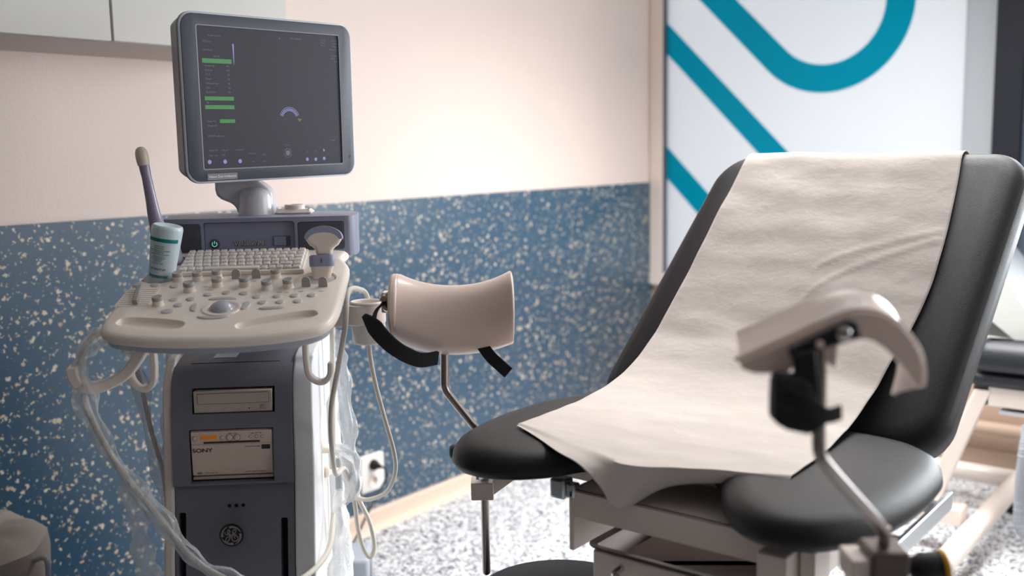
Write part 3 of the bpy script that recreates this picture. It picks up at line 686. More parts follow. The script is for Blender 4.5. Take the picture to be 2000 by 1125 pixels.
# --- monitor
mo = Vector((-1.693, 1.358, 1.482)); mu = Vector((.02939555, .99948011, .01324453)); mup = Vector((.01756298, -.01376466, .99975101)); mn = mu.cross(mup)
MM = Matrix.Identity(4)
for i in range(3): MM[i][0] = mu[i]; MM[i][1] = mup[i]; MM[i][2] = mn[i]; MM[i][3] = mo[i]
MM = CR.inverted()@MM
fo = rrect(-.2105, .2105, -.1625, .1605, .030, 10)
mon = obj('monitor', loft_outline(B(), fo, [(.06, -.060), (.03, -.058), (.016, -.050), (.012, -.040), (.003, -.010), (.0, -.006), (.0, -.002)]), 'shellgrey', cart, MM, smooth=50)
obj('monitor_rim', loft_outline(B(), fo, [(.0006, -.002), (-.0004, .0005), (.0015, .0028), (.0040, .003), (.0040, -.002)], cap0=False, cap1=False), 'silver', mon, smooth=60)
bz = obj('bezel', loft_outline(B(), fo, [(.0034, .0), (.0034, .0036), (.0055, .0044)]), 'bezel', mon, smooth=60)
mw, mh = .1733, .1350
cut(bz, [prism(B(), rrect(-mw, mw, -mh, mh, .003, 3), .0012, .02)])
bm = B(); 
ri, ro = rrect(-mw, mw, -mh, mh, .003, 3), rrect(-mw-.0022, mw+.0022, -mh-.0022, mh+.0022, .004, 3)
n_ = len(ri)
a_ = [bm.verts.new((*p, .0047)) for p in ro]; b_ = [bm.verts.new((*p, .0044)) for p in ri]; c_ = [bm.verts.new((p[0], p[1], .0014)) for p in ri]; d_ = [bm.verts.new((*p, .0040)) for p in ro]
for i in range(n_):
    j = (i+1) % n_
    bm.faces.new((a_[i], a_[j], b_[j], b_[i])); bm.faces.new((b_[i], b_[j], c_[j], c_[i])); bm.faces.new((d_[i], d_[j], a_[j], a_[i]))
obj('screen_edge', bm, 'shellgrey', mon, smooth=0)
obj('screen', box(B(), -mw+.0002, mw-.0002, -mh+.0002, mh-.0002, .0008, .0016), 'screen', mon, smooth=0)
def ui(name, bm, mat): return obj(name, bm, mat, mon, T(0, 0, .0017), smooth=0)
def rect(bm, x0, x1, y0, y1): return prism(bm, [(x0, y0), (x1, y0), (x1, y1), (x0, y1)], 0, .0001)
gb = B()
for x0_, x1_, y0_, y1_ in ((-.163, -.097, .0660, .0745), (-.162, -.096, -.0045, .0030), (-.162, -.096, -.0210, -.0135), (-.131, -.096, -.0476, -.0405)): rect(gb, x0_, x1_, y0_, y1_)
ui('highlight_bars', gb, 'green')
tx = B()
def tx_(s, x, y, size=.0052, al='LEFT', dst=None): add_bm(dst if dst is not None else tx, text_bm(s, size, 0.00002, align=al), T(x, y, .0001))
tx_('Screen format', -.148, .1180); tx_('JPG Save', -.160, .1065); tx_('Old Menu', -.160, .0905); tx_('SRI 2D', -.138, .0790)
for i, (s, pc) in enumerate((('Rendering', '100'), ('Routine', '100'), ('CT 5', '26'), ('Detail', '30'), ('Enhancement', '50'), ('Gain', '50'), ('Resolution', '98'))):
    y = .0610-i*.0083; tx_(s, -.158, y); tx_(pc, -.103, y, al='RIGHT')
tx_('SR  +', -.158, -.009, .0055); tx_('Image Pos', -.160, -.044); tx_('Probe 4D', -.158, -.053); tx_('DICOM selection', -.160, -.0725)
tx_('Depth 40', -.160, -.100); tx_('Focus P', -.130, -.100); tx_('Contrast', -.098, -.100); tx_('Filter mid', -.160, -.110); tx_('Off', -.130, -.110)
tx_('Full Zoom', -.058, -.108, .0042, 'CENTER'); tx_('Size', -.058, -.1245, .0042, 'CENTER'); tx_('Angle', -.031, -.111, .0042, 'CENTER'); tx_('Gain', -.031, -.1245, .0042, 'CENTER')
tx_('Power', .029, -.0935, .0048, 'CENTER')
tx_('Th 3.2', .133, .1235, .0046, 'CENTER'); tx_('TIb 0.2', .133, .118, .0046, 'CENTER'); tx_('MI 1.2', .133, .1125, .0046, 'CENTER')
for i, s in enumerate(('17.08.2020', '11:38:20', 'RAB2-5', 'OB 1st Trim', '', 'Frequency', '14.6cm  1.2', '30Hz')):
    if s: tx_(s, .1725, .1240-i*.0062, .0044, 'RIGHT')
tx_('0    1    2', .080, -.064, .004, 'LEFT'); tx_('Freeze', .150, -.085, .0046, 'CENTER'); tx_('GE Healthcare', .062, .1228, .0050, 'CENTER')
for xx in (.080, .101): tx_('2D', xx, -.108, .0045, 'CENTER')
ui('interface_text', tx, 'uitext')
ub_ = B()
for r1, r2_ in ((.0262, .0252), (.0232, .0215), (.0200, .0183)):
    span = range(22, 159, 8)
    prism(ub_, [(.0372+r1*cos(radians(a))*1.0, -.0420+r1*sin(radians(a))) for a in span]+[(.0372+r2_*cos(radians(a)), -.0420+r2_*sin(radians(a))) for a in reversed(span)], 0, .0001)
for xx, yy, rr in ((-.159, -.122, .0042), (-.124, -.1224, .0042), (-.0893, -.1226, .0042), (.0787, -.1238, .0036), (.1012, -.1245, .0036), (.1242, -.1234, .0036)):
    prism(ub_, [(xx+rr*cos(radians(a)), yy+rr*sin(radians(a))) for a in range(0, 360, 20)], 0, .0001)
prism(ub_, [(-.0935, .1045), (-.0900, .1045), (-.0912, .065), (-.0922, .065)], 0, .0001)
prism(ub_, [(.019, .1235), (.0225, .1205), (.0208, .1200)], 0, .0001); prism(ub_, [(.1225, -.102), (.1275, -.107), (.1225, -.109)], 0, .0001)
ui('bright_graphics', ub_, 'uibright')
tb_ = B()
for r1, r2_ in ((.0095, .0085), (.0055, .0)):
    span = list(range(0, 360, 15))
    if r2_ > 0:
        for k_ in range(24):
            a, b = radians(k_*15), radians(k_*15+15)
            if k_ % 6 == 5: continue
            prism(tb_, [(.029+r1*cos(a), -.1094+r1*sin(a)), (.029+r1*cos(b), -.1094+r1*sin(b)), (.029+r2_*cos(b), -.1094+r2_*sin(b)), (.029+r2_*cos(a), -.1094+r2_*sin(a))], 0, .0001)
    else: prism(tb_, [(.029+r1*cos(radians(a)), -.1094+r1*sin(radians(a))) for a in span], 0, .0001)
ui('dial_graphic', tb_, 'uitext')
yb = B(); tx_('Focus', .063, -.0405, .0040, 'CENTER', yb); tx_('4.5', .063, -.0440, .0040, 'CENTER', yb); ui('yellow_reading', yb, 'uiyellow')
bd = obj('badge_plate', prism(B(), rrect(-.168, -.0995, -.1570, -.1445, .001), .0040, .0052), 'badge', mon, label='grey badge plate')
obj('badge_lettering', text_bm('Voluson Core Architecture', .0068, .0002, xs=.82, bold=.0001), 'wtext', mon, T(-.1338, -.1506, .0055), smooth=0)
bm = B(); prism(bm, [(.1938+.003*cos(radians(a)), -.1225+.003*sin(radians(a))) for a in range(0, 271, 30)]+[(.1938+.0022*cos(radians(a)), -.1225+.0022*sin(radians(a))) for a in range(270, -1, -30)], 0, .0003)
rect(bm, .1934, .1942, -.1205, -.117); obj('standby_symbol', bm, 'matblack', mon, T(0, 0, .0044), smooth=0)

# ================================================================== THINGS ON THE MACHINE
# gel bottle standing on its cap in the round holder
GBm = CR@T(-.1145, -.018, 1.128)@R(11, 'Y')@R(3, 'X')
gb_ = empty('gel_bottle', 'pale blue upside-down gel bottle with teal stripe in the console holder', 'bottle', GBm)
def bot_r(z):
    return .0225+.0052*min(1, max(0, z/.09))
bodyp = [(.010, .0), (.0195, .002), (.0215, .008), (.0228, .02), (.0245, .05), (.0262, .08), (.0276, .105), (.0278, .114), (.0268, .1185), (.0245, .1205), (.0200, .1200), (.017, .1185), (.001, .1180)]
obj('bottle_body', lathe(B(), bodyp, 48), 'bottle', gb_)
def wrap(bm, z0, ang0, rfun=None, d=.0006):
    for v in bm.verts:
        x, y, zz = v.co; r_ = (.0217+(z0+y)*.0565 if z0+y > .01 else .022)+d+zz
        a = ang0 + x/r_; v.co = (r_*cos(a), r_*sin(a), z0+y)
    return bm
def densify(bm, n=2):
    bmesh.ops.subdivide_edges(bm, edges=[e for e in bm.edges if e.calc_length() > .004], cuts=n); return bm
A0 = radians(-100)
bb = B(); vs = []
for i in range(25):
    a = A0 + radians(-72+i*144/24)
    vs.append([Vector((r_*cos(a), r_*sin(a), z)) for r_, z in ((.02765, .092), (.02795, .0985), (.0275, .0985), (.0272, .092))])
rings(bb, vs); obj('teal_band', bb, 'teal_print', gb_)
bb = B()
lines = [('Contents 250 ml', .0840, .0030), ('Ultrasound gel', .0805, .0030), ('Water soluble and hypoallergenic', .0765, .0030), ('Transmission gel', .073, .0030), ('For external use only, store cool', .0695, .0030), ('gel for ultrasound', .065, .0026), ('non-staining, non-greasy', .0622, .0026), ('for medical use', .0594, .0026), ('keep closed', .0566, .0026), ('CE 0123  LOT', .052, .0036)]
for s, z, sz in lines: add_bm(bb, wrap(text_bm(s, sz, .0001), z, A0))
obj('label_text', bb, 'printteal', gb_, smooth=0)
bb = B(); add_bm(bb, wrap(text_bm('Ultrasound gel', .0050, .0001), .042, A0+.02)); add_bm(bb, wrap(text_bm('Aquasonic', .0092, .0001, bold=.0002), .0285, A0+.12))
obj('brand_lettering', bb, 'teal_print', gb_, smooth=0)

# endocavity probe: long grey-purple wand with a beige covered tip
wd = empty('ultrasound_probe', 'long grey-purple wand probe with beige tip standing behind the gel bottle', 'probe', CR@T(-.135, .045, 1.165))
path = [(.030, .0, .0), (.022, .0, .03), (.012, .0, .055), (.003, .002, .09), (-.003, .003, .13), (-.008, .004, .165), (-.012, .005, .19)]
def wr(t):
    pts_ = [(0, .022), (.15, .0245), (.3, .0205), (.45, .0135), (.65, .0102), (.85, .0090), (.93, .0098), (1, .0098)]
    for (a, b), (c, d2) in zip(pts_, pts_[1:]):
        if t <= c: return b+(d2-b)*(t-a)/(c-a)
    return pts_[-1][1]
obj('handle', tube(B(), path, wr, 28, 6), 'wand', wd)
tipM = T(-.0125, .0052, .191)@R(-8, 'Y')
obj('tip', lathe(B(), [(.0100, -.002), (.0110, .0), (.0118, .008), (.0118, .018), (.0106, .025), (.0080, .030), (.004, .0328), (.0004, .0334)], 32, Mx=tipM), 'probe_tip', wd, label='beige covered tip')
# convex probe
cv = empty('convex_probe', 'cream convex probe with lilac curved head standing on the right of the console', 'probe', CR@T(.1885, -.035, 1.1405)@R(-7, 'X'))
def sec(cx_, hw, ht, z): return [Vector((x+cx_, y, z)) for x, y in rrect(-hw, hw, -ht, ht, min(hw, ht)*.7, 5)]
obj('grip', rings(B(), [sec(-.006, .0155, .012, .0), sec(-.006, .0165, .0125, .003), sec(-.005, .0195, .0140, .018), sec(-.004, .0215, .0148, .024)]), 'cream', cv)
obj('collar', rings(B(), [sec(-.0045, .0225, .0155, .0235), sec(-.004, .0235, .0160, .0300), sec(-.004, .0235, .0155, .0420), sec(-.003, .0205, .014, .0450)]), 'lilac', cv)
hp = [(-.0150, .0440), (.0150, .0440), (.0150, .0510), (.0165, .0570), (.0260, .0630), (.0330, .0740)]
hp += [(.0335*cos(radians(a)), .0765+.0190*sin(radians(a))) for a in range(10, 171, 10)] + [(-.0330, .0740), (-.0260, .0630), (-.0165, .0570), (-.0150, .0510)]
obj('head', prism(B(), hp, -.011, .011, plane='xz'), 'cream', cv, bevel=.006, seg=4, smooth=70)
lo_ = [(.0345*cos(radians(a)), .0765+.0215*sin(radians(a))) for a in range(-8, 189, 8)]
li_ = [(.0280*cos(radians(a)), .0720+.0140*sin(radians(a))) for a in range(180, -1, -8)]
obj('lens', prism(B(), lo_+li_, -.0118, .0118, plane='xz'), 'lilac', cv, bevel=.0035, seg=3, smooth=70)
obj('button', box(B(), -.004, -.003, -.0168, -.0158, .030, .038), 'print', cv, smooth=0)
# small lid on top of the housing
ld = empty('lid', 'flat cream lid with round knob lying on top of the speaker housing', 'lid', CR@T(.104, .235, 1.2478))
obj('plate', loft_outline(B(), rrect(-.040, .040, -.030, .035, .008), [(.004, .0), (.002, .003), (.008, .0085), (.012, .0095)]), 'cream', ld)
obj('grip', lathe(B(), [(.021, .009), (.021, .0175), (.019, .019), (.016, .019), (.0155, .017), (.001, .017)], 32), 'cream', ld)

# ================================================================== CABLES
def cable(name, pts, r, mat, label, group=None, cat='cable'):
    root = empty(name, label, cat, CR, group=group)
    obj('cord', tube(B(), pts, r, 12, 8), mat, root); return root
c1 = cable('probe_cable', [(-.165, -.06, 1.06), (-.192, -.10, 1.066), (-.209, -.12, 1.058), (-.221, -.145, 1.030), (-.222, -.152, .998), (-.214, -.15, .938), (-.185, -.15, .864), (-.149, -.14, .794), (-.111, -.13, .731), (-.07, -.13, .668), (-.022, -.12, .618), (.049, -.12, .585), (.121, -.10, .587), (.167, .0, .60), (.172, .10, .64)], .0058, 'cable2', 'thick cable in clear plastic sleeve looping across the front of the cart')
def sleeve(parent, pts, r, mat, flat=.35, n=20, jit=.55, name='plastic_sleeve', k=8):
    return obj(name, tube(B(), pts, r, n, k, flat=flat, cap=False, jitter=jit), mat, parent, smooth=25)
sleeve(c1, [(-.194, -.102, 1.064), (-.209, -.12, 1.052), (-.219, -.145, 1.028), (-.222, -.152, .998), (-.214, -.15, .938), (-.185, -.15, .864), (-.149, -.14, .794), (-.111, -.13, .731), (-.07, -.13, .668), (-.022, -.12, .618), (.049, -.12, .585), (.115, -.10, .587)], lambda t: .017+.005*sin(t*23)+.003*sin(t*61), 'clear', .75)
sleeve(c1, [(-.165, -.150, .80), (-.150, -.13, .73), (-.146, -.12, .66), (-.140, -.11, .60), (-.135, -.11, .52)], lambda t: .012+.012*t+.003*sin(t*31), 'clear', .3)
c2 = cable('probe_cable', [(-.172, -.02, 1.04), (-.183, .0, 1.03), (-.188, .05, .985), (-.183, .06, .935), (-.172, .075, .834), (-.158, .085, .746), (-.158, .10, .654), (-.161, .12, .518), (-.15, .14, .35)], .0042, 'cable', 'thin sleeved cable hanging straight down behind the left hooks of the console')
sleeve(c2, [(-.180, -.01, 1.03), (-.190, .05, .985), (-.184, .06, .935), (-.174, .07, .834), (-.160, .08, .746), (-.158, .10, .654)], lambda t: .013+.004*sin(t*19), 'clear', .5)
c2b = tag(sleeve(None, [tuple(CR@Vector(p)) for p in [(-.150, .17, .976), (-.156, .17, .90), (-.166, .17, .82), (-.172, .18, .74), (-.168, .19, .66)]], lambda t: .013+.006*t+.003*sin(t*17), 'clear', .3, name='plastic_sleeve'), 'empty clear plastic sleeve hanging beside the left side panel of the cart', 'plastic sleeve')
c3 = cable('probe_cable', [(.262, .060, 1.075), (.256, .054, 1.100), (.245, .040, 1.110), (.234, .0, 1.117), (.2290, -.050, 1.110), (.2255, -.085, 1.057), (.2100, -.085, .981), (.190, -.035, .895), (.184, .0, .814), (.184, .05, .742), (.195, .12, .730), (.204, .16, .684), (.209, .18, .632), (.214, .18, .575), (.225, .18, .529), (.238, .18, .514), (.246, .19, .536), (.237, .20, .584), (.220, .21, .621), (.211, .22, .644)], .0050, 'cable2', 'pale cable arching over the round side holder and looping down beside the cart')
c4 = cable('holder_cable', [(.262, .0, 1.011), (.264, .01, .975), (.271, .03, .920), (.285, .05, .848), (.300, .07, .772), (.299, .09, .724), (.280, .12, .677), (.245, .16, .649), (.222, .19, .640), (.200, .22, .640)], .0045, 'cable2', 'pale cable hanging from under the side holder in a wide curve to the right')
c5 = cable('straight_cable', [(.176, .20, 1.06), (.172, .22, .985), (.168, .22, .879), (.164, .22, .75), (.160, .22, .70)], .0060, 'cable2', 'straight pale cable hanging down the right side of the cart behind the hook')
sv = sleeve(None, [tuple(CR@Vector(p)) for p in [(.192, .16, 1.01), (.194, .15, .971), (.197, .15, .939), (.199, .15, .873), (.203, .155, .795), (.203, .16, .737), (.200, .165, .70)]], lambda t: .010+.013*t**.6+.003*sin(t*33), 'milky', .45, name='plastic_sleeve')
tag(sv, 'crumpled milky plastic sleeve hanging on the right side of the cart', 'plastic sleeve')
bag = tube(B(), [(.172, .155, .765), (.190, .15, .755), (.204, .16, .735), (.208, .165, .69), (.196, .17, .650), (.188, .17, .638)], lambda t: .008+.021*sin(pi*min(1, t*1.1+.05))**.7, 18, 7, flat=.6, jitter=.8)
bm2 = B(); 
for v in bag.verts: v.co = CR@v.co
bm2.free(); tag(obj('plastic_cover', bag, 'milky', smooth=30), 'crumpled milky plastic cover bundled round the cable beside the wall outlet', 'plastic cover')
# connectors and bag on the right side panel
for i, (y, z, lb) in enumerate(((.26, .735, 'upper cream cone connector plugged into the right side of the cart'), (.30, .668, 'lower cream cone connector plugged into the right side of the cart'))):
    ct = empty('cable_connector', lb, 'connector', CR@T(.137, y, z)@R(90+20, 'Y')@R(-25 if i else 10, 'X')@R(0, 'Z'))
    obj('boot', lathe(B(), [(.0045, .055), (.0055, .045), (.0090, .02), (.0125, .0), (.0130, -.004), (.010, -.006)], 24, Mx=R(-30, 'X')), 'cream', ct)
cable('grey_cable', [(.160, .27, .60), (.166, .28, .57), (.162, .29, .54), (.158, .31, .525), (.158, .34, .54), (.160, .36, .62), (.158, .365, .68)], .0085, 'cablegrey', 'thick blue-grey cable loop bulging from the right side panel of the cart')
bg = B(); rs = []
for j in range(15):
    t_ = j/14; z = .64-.20*t_; w = .012+.085*t_**.9; x = .164+.012*sin(t_*3); y0 = .25-.06*t_
    ring = []
    for i in range(22):
        a = 2*pi*i/22; p_ = Vector((x+.020*(.4+t_)*sin(a), y0+w*cos(a), z)); k2 = noise.noise(p_*26)*.014
        ring.append(CR@(p_+Vector((k2, k2, 0))))
    rs.append(ring)
rings(bg, rs, False, True); tag(obj('plastic_bag', bg, 'milky', smooth=25), 'milky plastic bag hanging low on the right side panel of the cart', 'plastic bag')

# ================================================================== WASTE BIN (bottom left)
bn = empty('waste_bin', 'grey waste bin with folded bag over the rim at bottom left', 'bin', loc=(-2.36, .98, FLOOR))
obj('bin_body', lathe(B(), [(.11, 0), (.115, .01), (.135, .40), (.14, .46)], 40), 'bin', bn)
bb = B(); rs = []
for r_, z in ((.143, .30), (.152, .38), (.158, .44), (.155, .475), (.13, .497), (.09, .503), (.04, .500)):
    rs.append([Vector(((r_+.008*noise.noise(Vector((cos(a)*3, sin(a)*3, z*9))))*cos(a), (r_+.006*noise.noise(Vector((cos(a)*3, sin(a)*3, z*9))))*sin(a), z+.02*noise.noise(Vector((cos(a)*2, sin(a)*2, z*3))))) for a in [2*pi*i/40 for i in range(40)]])
rings(bb, rs, False, True); obj('bin_bag', bb, 'bin', bn)
obj('bin_handle', tube(B(), [(.13, .06, .44), (.165, .075, .455), (.185, .075, .445), (.18, .07, .38), (.15, .06, .36)], .006, 8, smoothpath=True), 'cablegrey', bn)

# ================================================================== EXAMINATION CHAIR
CX = -.79
chair = empty('examination_chair', 'black padded gynaecology chair with raised backrest and white steel frame', 'examination chair', loc=(CX, 1.6, FLOOR))
def W2(o_bm): return T(-CX, -1.6, -FLOOR)
CI = T(-CX, -1.6, -FLOOR)
half = [(.0, 1.47), (.06, 1.448), (.115, 1.385), (.155, 1.312), (.205, 1.262), (.265, 1.243), (.325, 1.265), (.368, 1.335), (.388, 1.43), (.392, 1.53), (.382, 1.62), (.345, 1.69), (.25, 1.735), (.0, 1.745)]
so = [(-.814+x*.985, y) for x, y in half] + [(-.814-x*1.018, y) for x, y in half[-2:0:-1]]
so = [(p.x, p.y) for p in cr([(a, b, 0) for a, b in so], 6, closed=True)]
obj('seat', loft_outline(B(), so, [(.05, .824), (.022, .826), (.007, .832), (.0, .844), (.002, .857), (.009, .868), (.022, .876), (.045, .880)]), 'leather', chair, CI, smooth=70)
BK = T(0, 2.2, 1.36)@R(-42, 'X')@R(90, 'X')   # x = width, y = up the slope, z = out of the front
BKm = Matrix.Identity(4); sl_ = Vector((0, sin(radians(42)), cos(radians(42)))); nf = Vector((0, -cos(radians(42)), sin(radians(42))))
for i in range(3): BKm[i][0] = (1, 0, 0)[i]; BKm[i][1] = sl_[i]; BKm[i][2] = nf[i]
BKm[0][3] = 0; BKm[1][3] = 2.2; BKm[2][3] = 1.36
bo = []
for x, y in rrect(-1, 1, -.65, 0, .0, 1)[:0] + [(q[0], q[1]) for q in rrect(-.345, .345, -.69, 0, .085, 10)]:
    k_ = -y/.66; l_, q_ = -1.108-.074*k_, -.446-.036*k_; bo.append((l_+(q_-l_)*(x+.345)/.69, y))
_q = []
for a, b in zip(bo, bo[1:]+bo[:1]):      # a few points along the long straight sides
    m_ = max(1, int(math.hypot(b[0]-a[0], b[1]-a[1])/.03)); _q += [(a[0]+(b[0]-a[0])*i/m_, a[1]+(b[1]-a[1])*i/m_) for i in range(m_)]
bo = _q
obj('backrest', loft_outline(B(), bo, [(.03, -.078), (.012, -.076), (.0, -.064), (-.001, -.035), (.004, -.016), (.014, -.006), (.030, -.001), (.05, .0)]), 'leather', chair, CI@BKm, smooth=70)
obj('backrest_bracket', box(box(B(), -1.0, -.95, -.62, -.15, -.105, -.079), -.63, -.58, -.62, -.15, -.105, -.079), 'frame', chair, CI@BKm, bevel=.004)
# seat frame: front plate, side rails, tray
fr = B()
box(fr, -.956, -.575, 1.352, 1.362, .758, .806); box(fr, -.956, -.575, 1.352, 1.70, .800, .806); box(fr, -.962, -.952, 1.350, 1.72, .700, .806); box(fr, -.581, -.573, 1.352, 1.72, .70, .806)
box(fr, -.956, -.575, 1.50, 1.52, .800, .825)
obj('seat_frame', fr, 'frame', chair, CI, bevel=.003)
for sx, xr, ya_ in ((-1, -1.145, 1.33), (1, -.437, 1.15)):
    rl = obj('side_rail', box(B(), xr-.004, xr+.004, ya_, 1.66, .792, .820), 'alu', chair, CI, bevel=.001)
    obj('rail_bracket', box(B(), min(xr, CX+sx*.17), max(xr, CX+sx*.17), 1.42, 1.44, .798, .815), 'frame', rl, None, bevel=.002)
    obj('rail_bracket', box(B(), min(xr, CX+sx*.17), max(xr, CX+sx*.17), 1.60, 1.62, .798, .815), 'frame', rl, None, bevel=.002)
obj('frame_clamp', box(box(B(), -.998, -.968, 1.345, 1.375, .786, .820), -.968, -.950, 1.35, 1.37, .790, .815), 'alu', chair, CI, bevel=.004)
# column leg under the front and lift
obj('column', box(box(B(), -.60, -.555, 1.30, 1.36, FLOOR+.08, .80), -.553, -.53, 1.34, 1.40, FLOOR+.08, .80), 'frame', chair, CI, bevel=.003)
lf = B()
for xx in (-.66, -.93):
    for (ya, za, yb, zb_) in ((1.35, .12, 2.0, .72), (2.05, .12, 1.45, .74)):
        prism(lf, [(ya, za-.03), (ya+.03, za-.03), (yb+.015, zb_), (yb-.02, zb_+.02)], xx, xx+.03, plane='yz')
obj('lift_arm', lf, 'frame', chair, CI, bevel=.004)
bs = B(); box(bs, -1.06, -.99, 1.30, 2.25, FLOOR+.03, FLOOR+.09); box(bs, -.59, -.52, 1.30, 2.25, FLOOR+.03, FLOOR+.09); box(bs, -1.0, -.58, 2.15, 2.22, FLOOR+.03, FLOOR+.09); box(bs, -1.0, -.58, 1.30, 1.37, FLOOR+.03, FLOOR+.09)
obj('base_frame', bs, 'frame', chair, CI, bevel=.01, seg=3)
for xx in (-1.03, -.56):
    for yy in (1.33, 2.20): obj('foot', lathe(B(), [(.025, FLOOR), (.028, FLOOR+.01), (.02, FLOOR+.035)], 20, Mx=T(xx, yy, 0)), 'rubber', chair, CI)
# stainless tray below the seat
tray = empty('drain_tray', 'stainless steel drain tray sliding out below the chair seat', 'tray', loc=(-.775, 1.44, .689))
tO = rrect(-.145, .170, -.105, .14, .022)
tm = B(); loft = [(.035, .0), (.030, .002), (.022, .022), (.014, .034), (.0, .036), (.0, .033), (.012, .030), (.020, .018), (.028, -.002), (.033, -.004)]
loft_outline(tm, tO, loft[::-1] if False else loft); obj('pan', tm, 'dsteel', tray, smooth=45)
obj('tray_front', prism(B(), rrect(-.132, .165, -.102, -.088, .006), -.050, .028), 'frame', tray, bevel=.003)
obj('pull_handle', tube(B(), [(-.075, -.100, .012), (-.070, -.128, .006), (-.02, -.135, .0), (.06, -.135, .0), (.10, -.100, .012)], .006, 10), 'chrome', tray)
# paper sheet
pf = lambda x, y, z: BKm@Vector((x, y, z))
Lr = [pf(-1.040, -.16, -.086), pf(-1.040, -.05, -.086), pf(-1.041, .006, -.066), pf(-1.042, .010, -.035), pf(-1.043, -.002, -.010), pf(-1.045, -.030, .003), pf(-1.050, -.10, .004), pf(-1.062, -.22, .004), pf(-1.074, -.36, .004), pf(-1.084, -.46, .005), pf(-1.090, -.53, .010),
      Vector((-1.096, 1.765, .930)), Vector((-1.102, 1.690, .901)), Vector((-1.106, 1.600, .888)), Vector((-1.107, 1.500, .8835)), Vector((-1.103, 1.397, .8835))]
Rr_ = [pf(-.577, -.16, -.086), pf(-.577, -.05, -.086), pf(-.577, .006, -.066), pf(-.577, .010, -.035), pf(-.577, -.002, -.010), pf(-.577, -.030, .003), pf(-.571, -.10, .004), pf(-.565, -.22, .004), pf(-.566, -.34, .004), pf(-.578, -.44, .005), pf(-.592, -.51, .012),
      Vector((-.604, 1.785, .935)), Vector((-.608, 1.700, .901)), Vector((-.603, 1.610, .888)), Vector((-.596, 1.510, .8835)), Vector((-.594, 1.403, .8835))]
fold = [(-1.103, 1.397, .8835), (-1.026, 1.372, .8835), (-.955, 1.350, .8835), (-.90, 1.338, .882), (-.835, 1.325, .876), (-.760, 1.355, .876), (-.69, 1.380, .880), (-.594, 1.403, .8835)]
edge = [(-1.103, 1.397, .8835), (-1.026, 1.351, .8835), (-.953, 1.310, .882), (-.905, 1.300, .872), (-.868, 1.305, .840), (-.848, 1.330, .800), (-.790, 1.372, .835), (-.708, 1.388, .855), (-.594, 1.403, .870)]
NC = 96
def resample(pts, n):
    pts = cr(pts, 10); ds = [0]
    for a, b in zip(pts, pts[1:]): ds.append(ds[-1]+(b-a).length)
    out = []; j = 0
    for i in range(n+1):
        t_ = ds[-1]*i/n
        while j < len(ds)-2 and ds[j+1] < t_: j += 1
        f = (t_-ds[j])/max(1e-9, ds[j+1]-ds[j]); out.append(pts[j].lerp(pts[j+1], min(1, f)))
    return out
LL, RR = cr(Lr, 16), cr(Rr_, 16)
FF = resample(fold, NC); EE = resample(edge, NC)
rowsP = [[a.lerp(b, i/NC) for i in range(NC+1)] for a, b in zip(LL, RR)]
# blend the last rows towards the fold line, then the flap
nr = len(rowsP); nb = 39
last = rowsP[-1]
for k_ in range(nb):
    t_ = ((k_+1)/nb)**1.5; row = rowsP[nr-nb+k_]
    rowsP[nr-nb+k_] = [p + (FF[i]-last[i])*t_ for i, p in enumerate(row)]
for k_ in range(1, 9):
    t_ = k_/8; rowsP.append([FF[i].lerp(EE[i], t_)+Vector((0, -.006*sin(pi*t_), .0)) for i in range(NC+1)])
bm = B(); grid = []
for j, row in enumerate(rowsP):
    g = []
    for i, p in enumerate(row):
        w_ = noise.noise(Vector((p.x*7, p.y*13+p.z*9, 3.1)))*.0035 + noise.noise(Vector((p.x*19, (p.y-p.z)*26, 8.2)))*.0016
        # two long creases on the right half of the backrest
        sy = (p.z-1.36)/.743 if j < nr-53 else -9
        cre = 0
        for (x_a, s_a, x_b, s_b) in ((-.80, -.33, -.575, -.215), (-.80, -.40, -.575, -.235)):
            if x_a < p.x < x_b:
                sc2 = s_a+(s_b-s_a)*((p.x-x_a)/(x_b-x_a))**.6; cre += .0017*math.exp(-((sy-sc2)/.0055)**2)
        w_ = max(w_, -.0015)+.0015+cre if j < len(rowsP)-8 else w_*.5
        nrm = nf.lerp(Vector((0, 0, 1)), max(0, min(1, (j/nr-.56)/.2))).normalized()
        if j < 53: nrm = nf*0
        g.append(bm.verts.new(p+nrm*w_))
    grid.append(g)
for j in range(len(grid)-1):
    for i in range(NC): bm.faces.new((grid[j][i], grid[j][i+1], grid[j+1][i+1], grid[j+1][i]))
tag(obj('paper_sheet', bm, 'paper', smooth=60, solid=.0006), 'crinkled white paper sheet draped over the backrest and seat of the black chair', 'paper sheet')

# ================================================================== LEG HOLDERS
def frameAt(x, y):   # x to the right of the room's viewing side, y towards the room, z up
    m = Matrix.Identity(4); rr = Vector((.782, .623, 0)); ff = Vector((.623, -.782, 0))
    for i in range(3): m[i][0] = rr[i]; m[i][1] = -ff[i]; m[i][2] = (0, 0, 1)[i]; m[i][3] = (x, y, 0)[i]
    return m
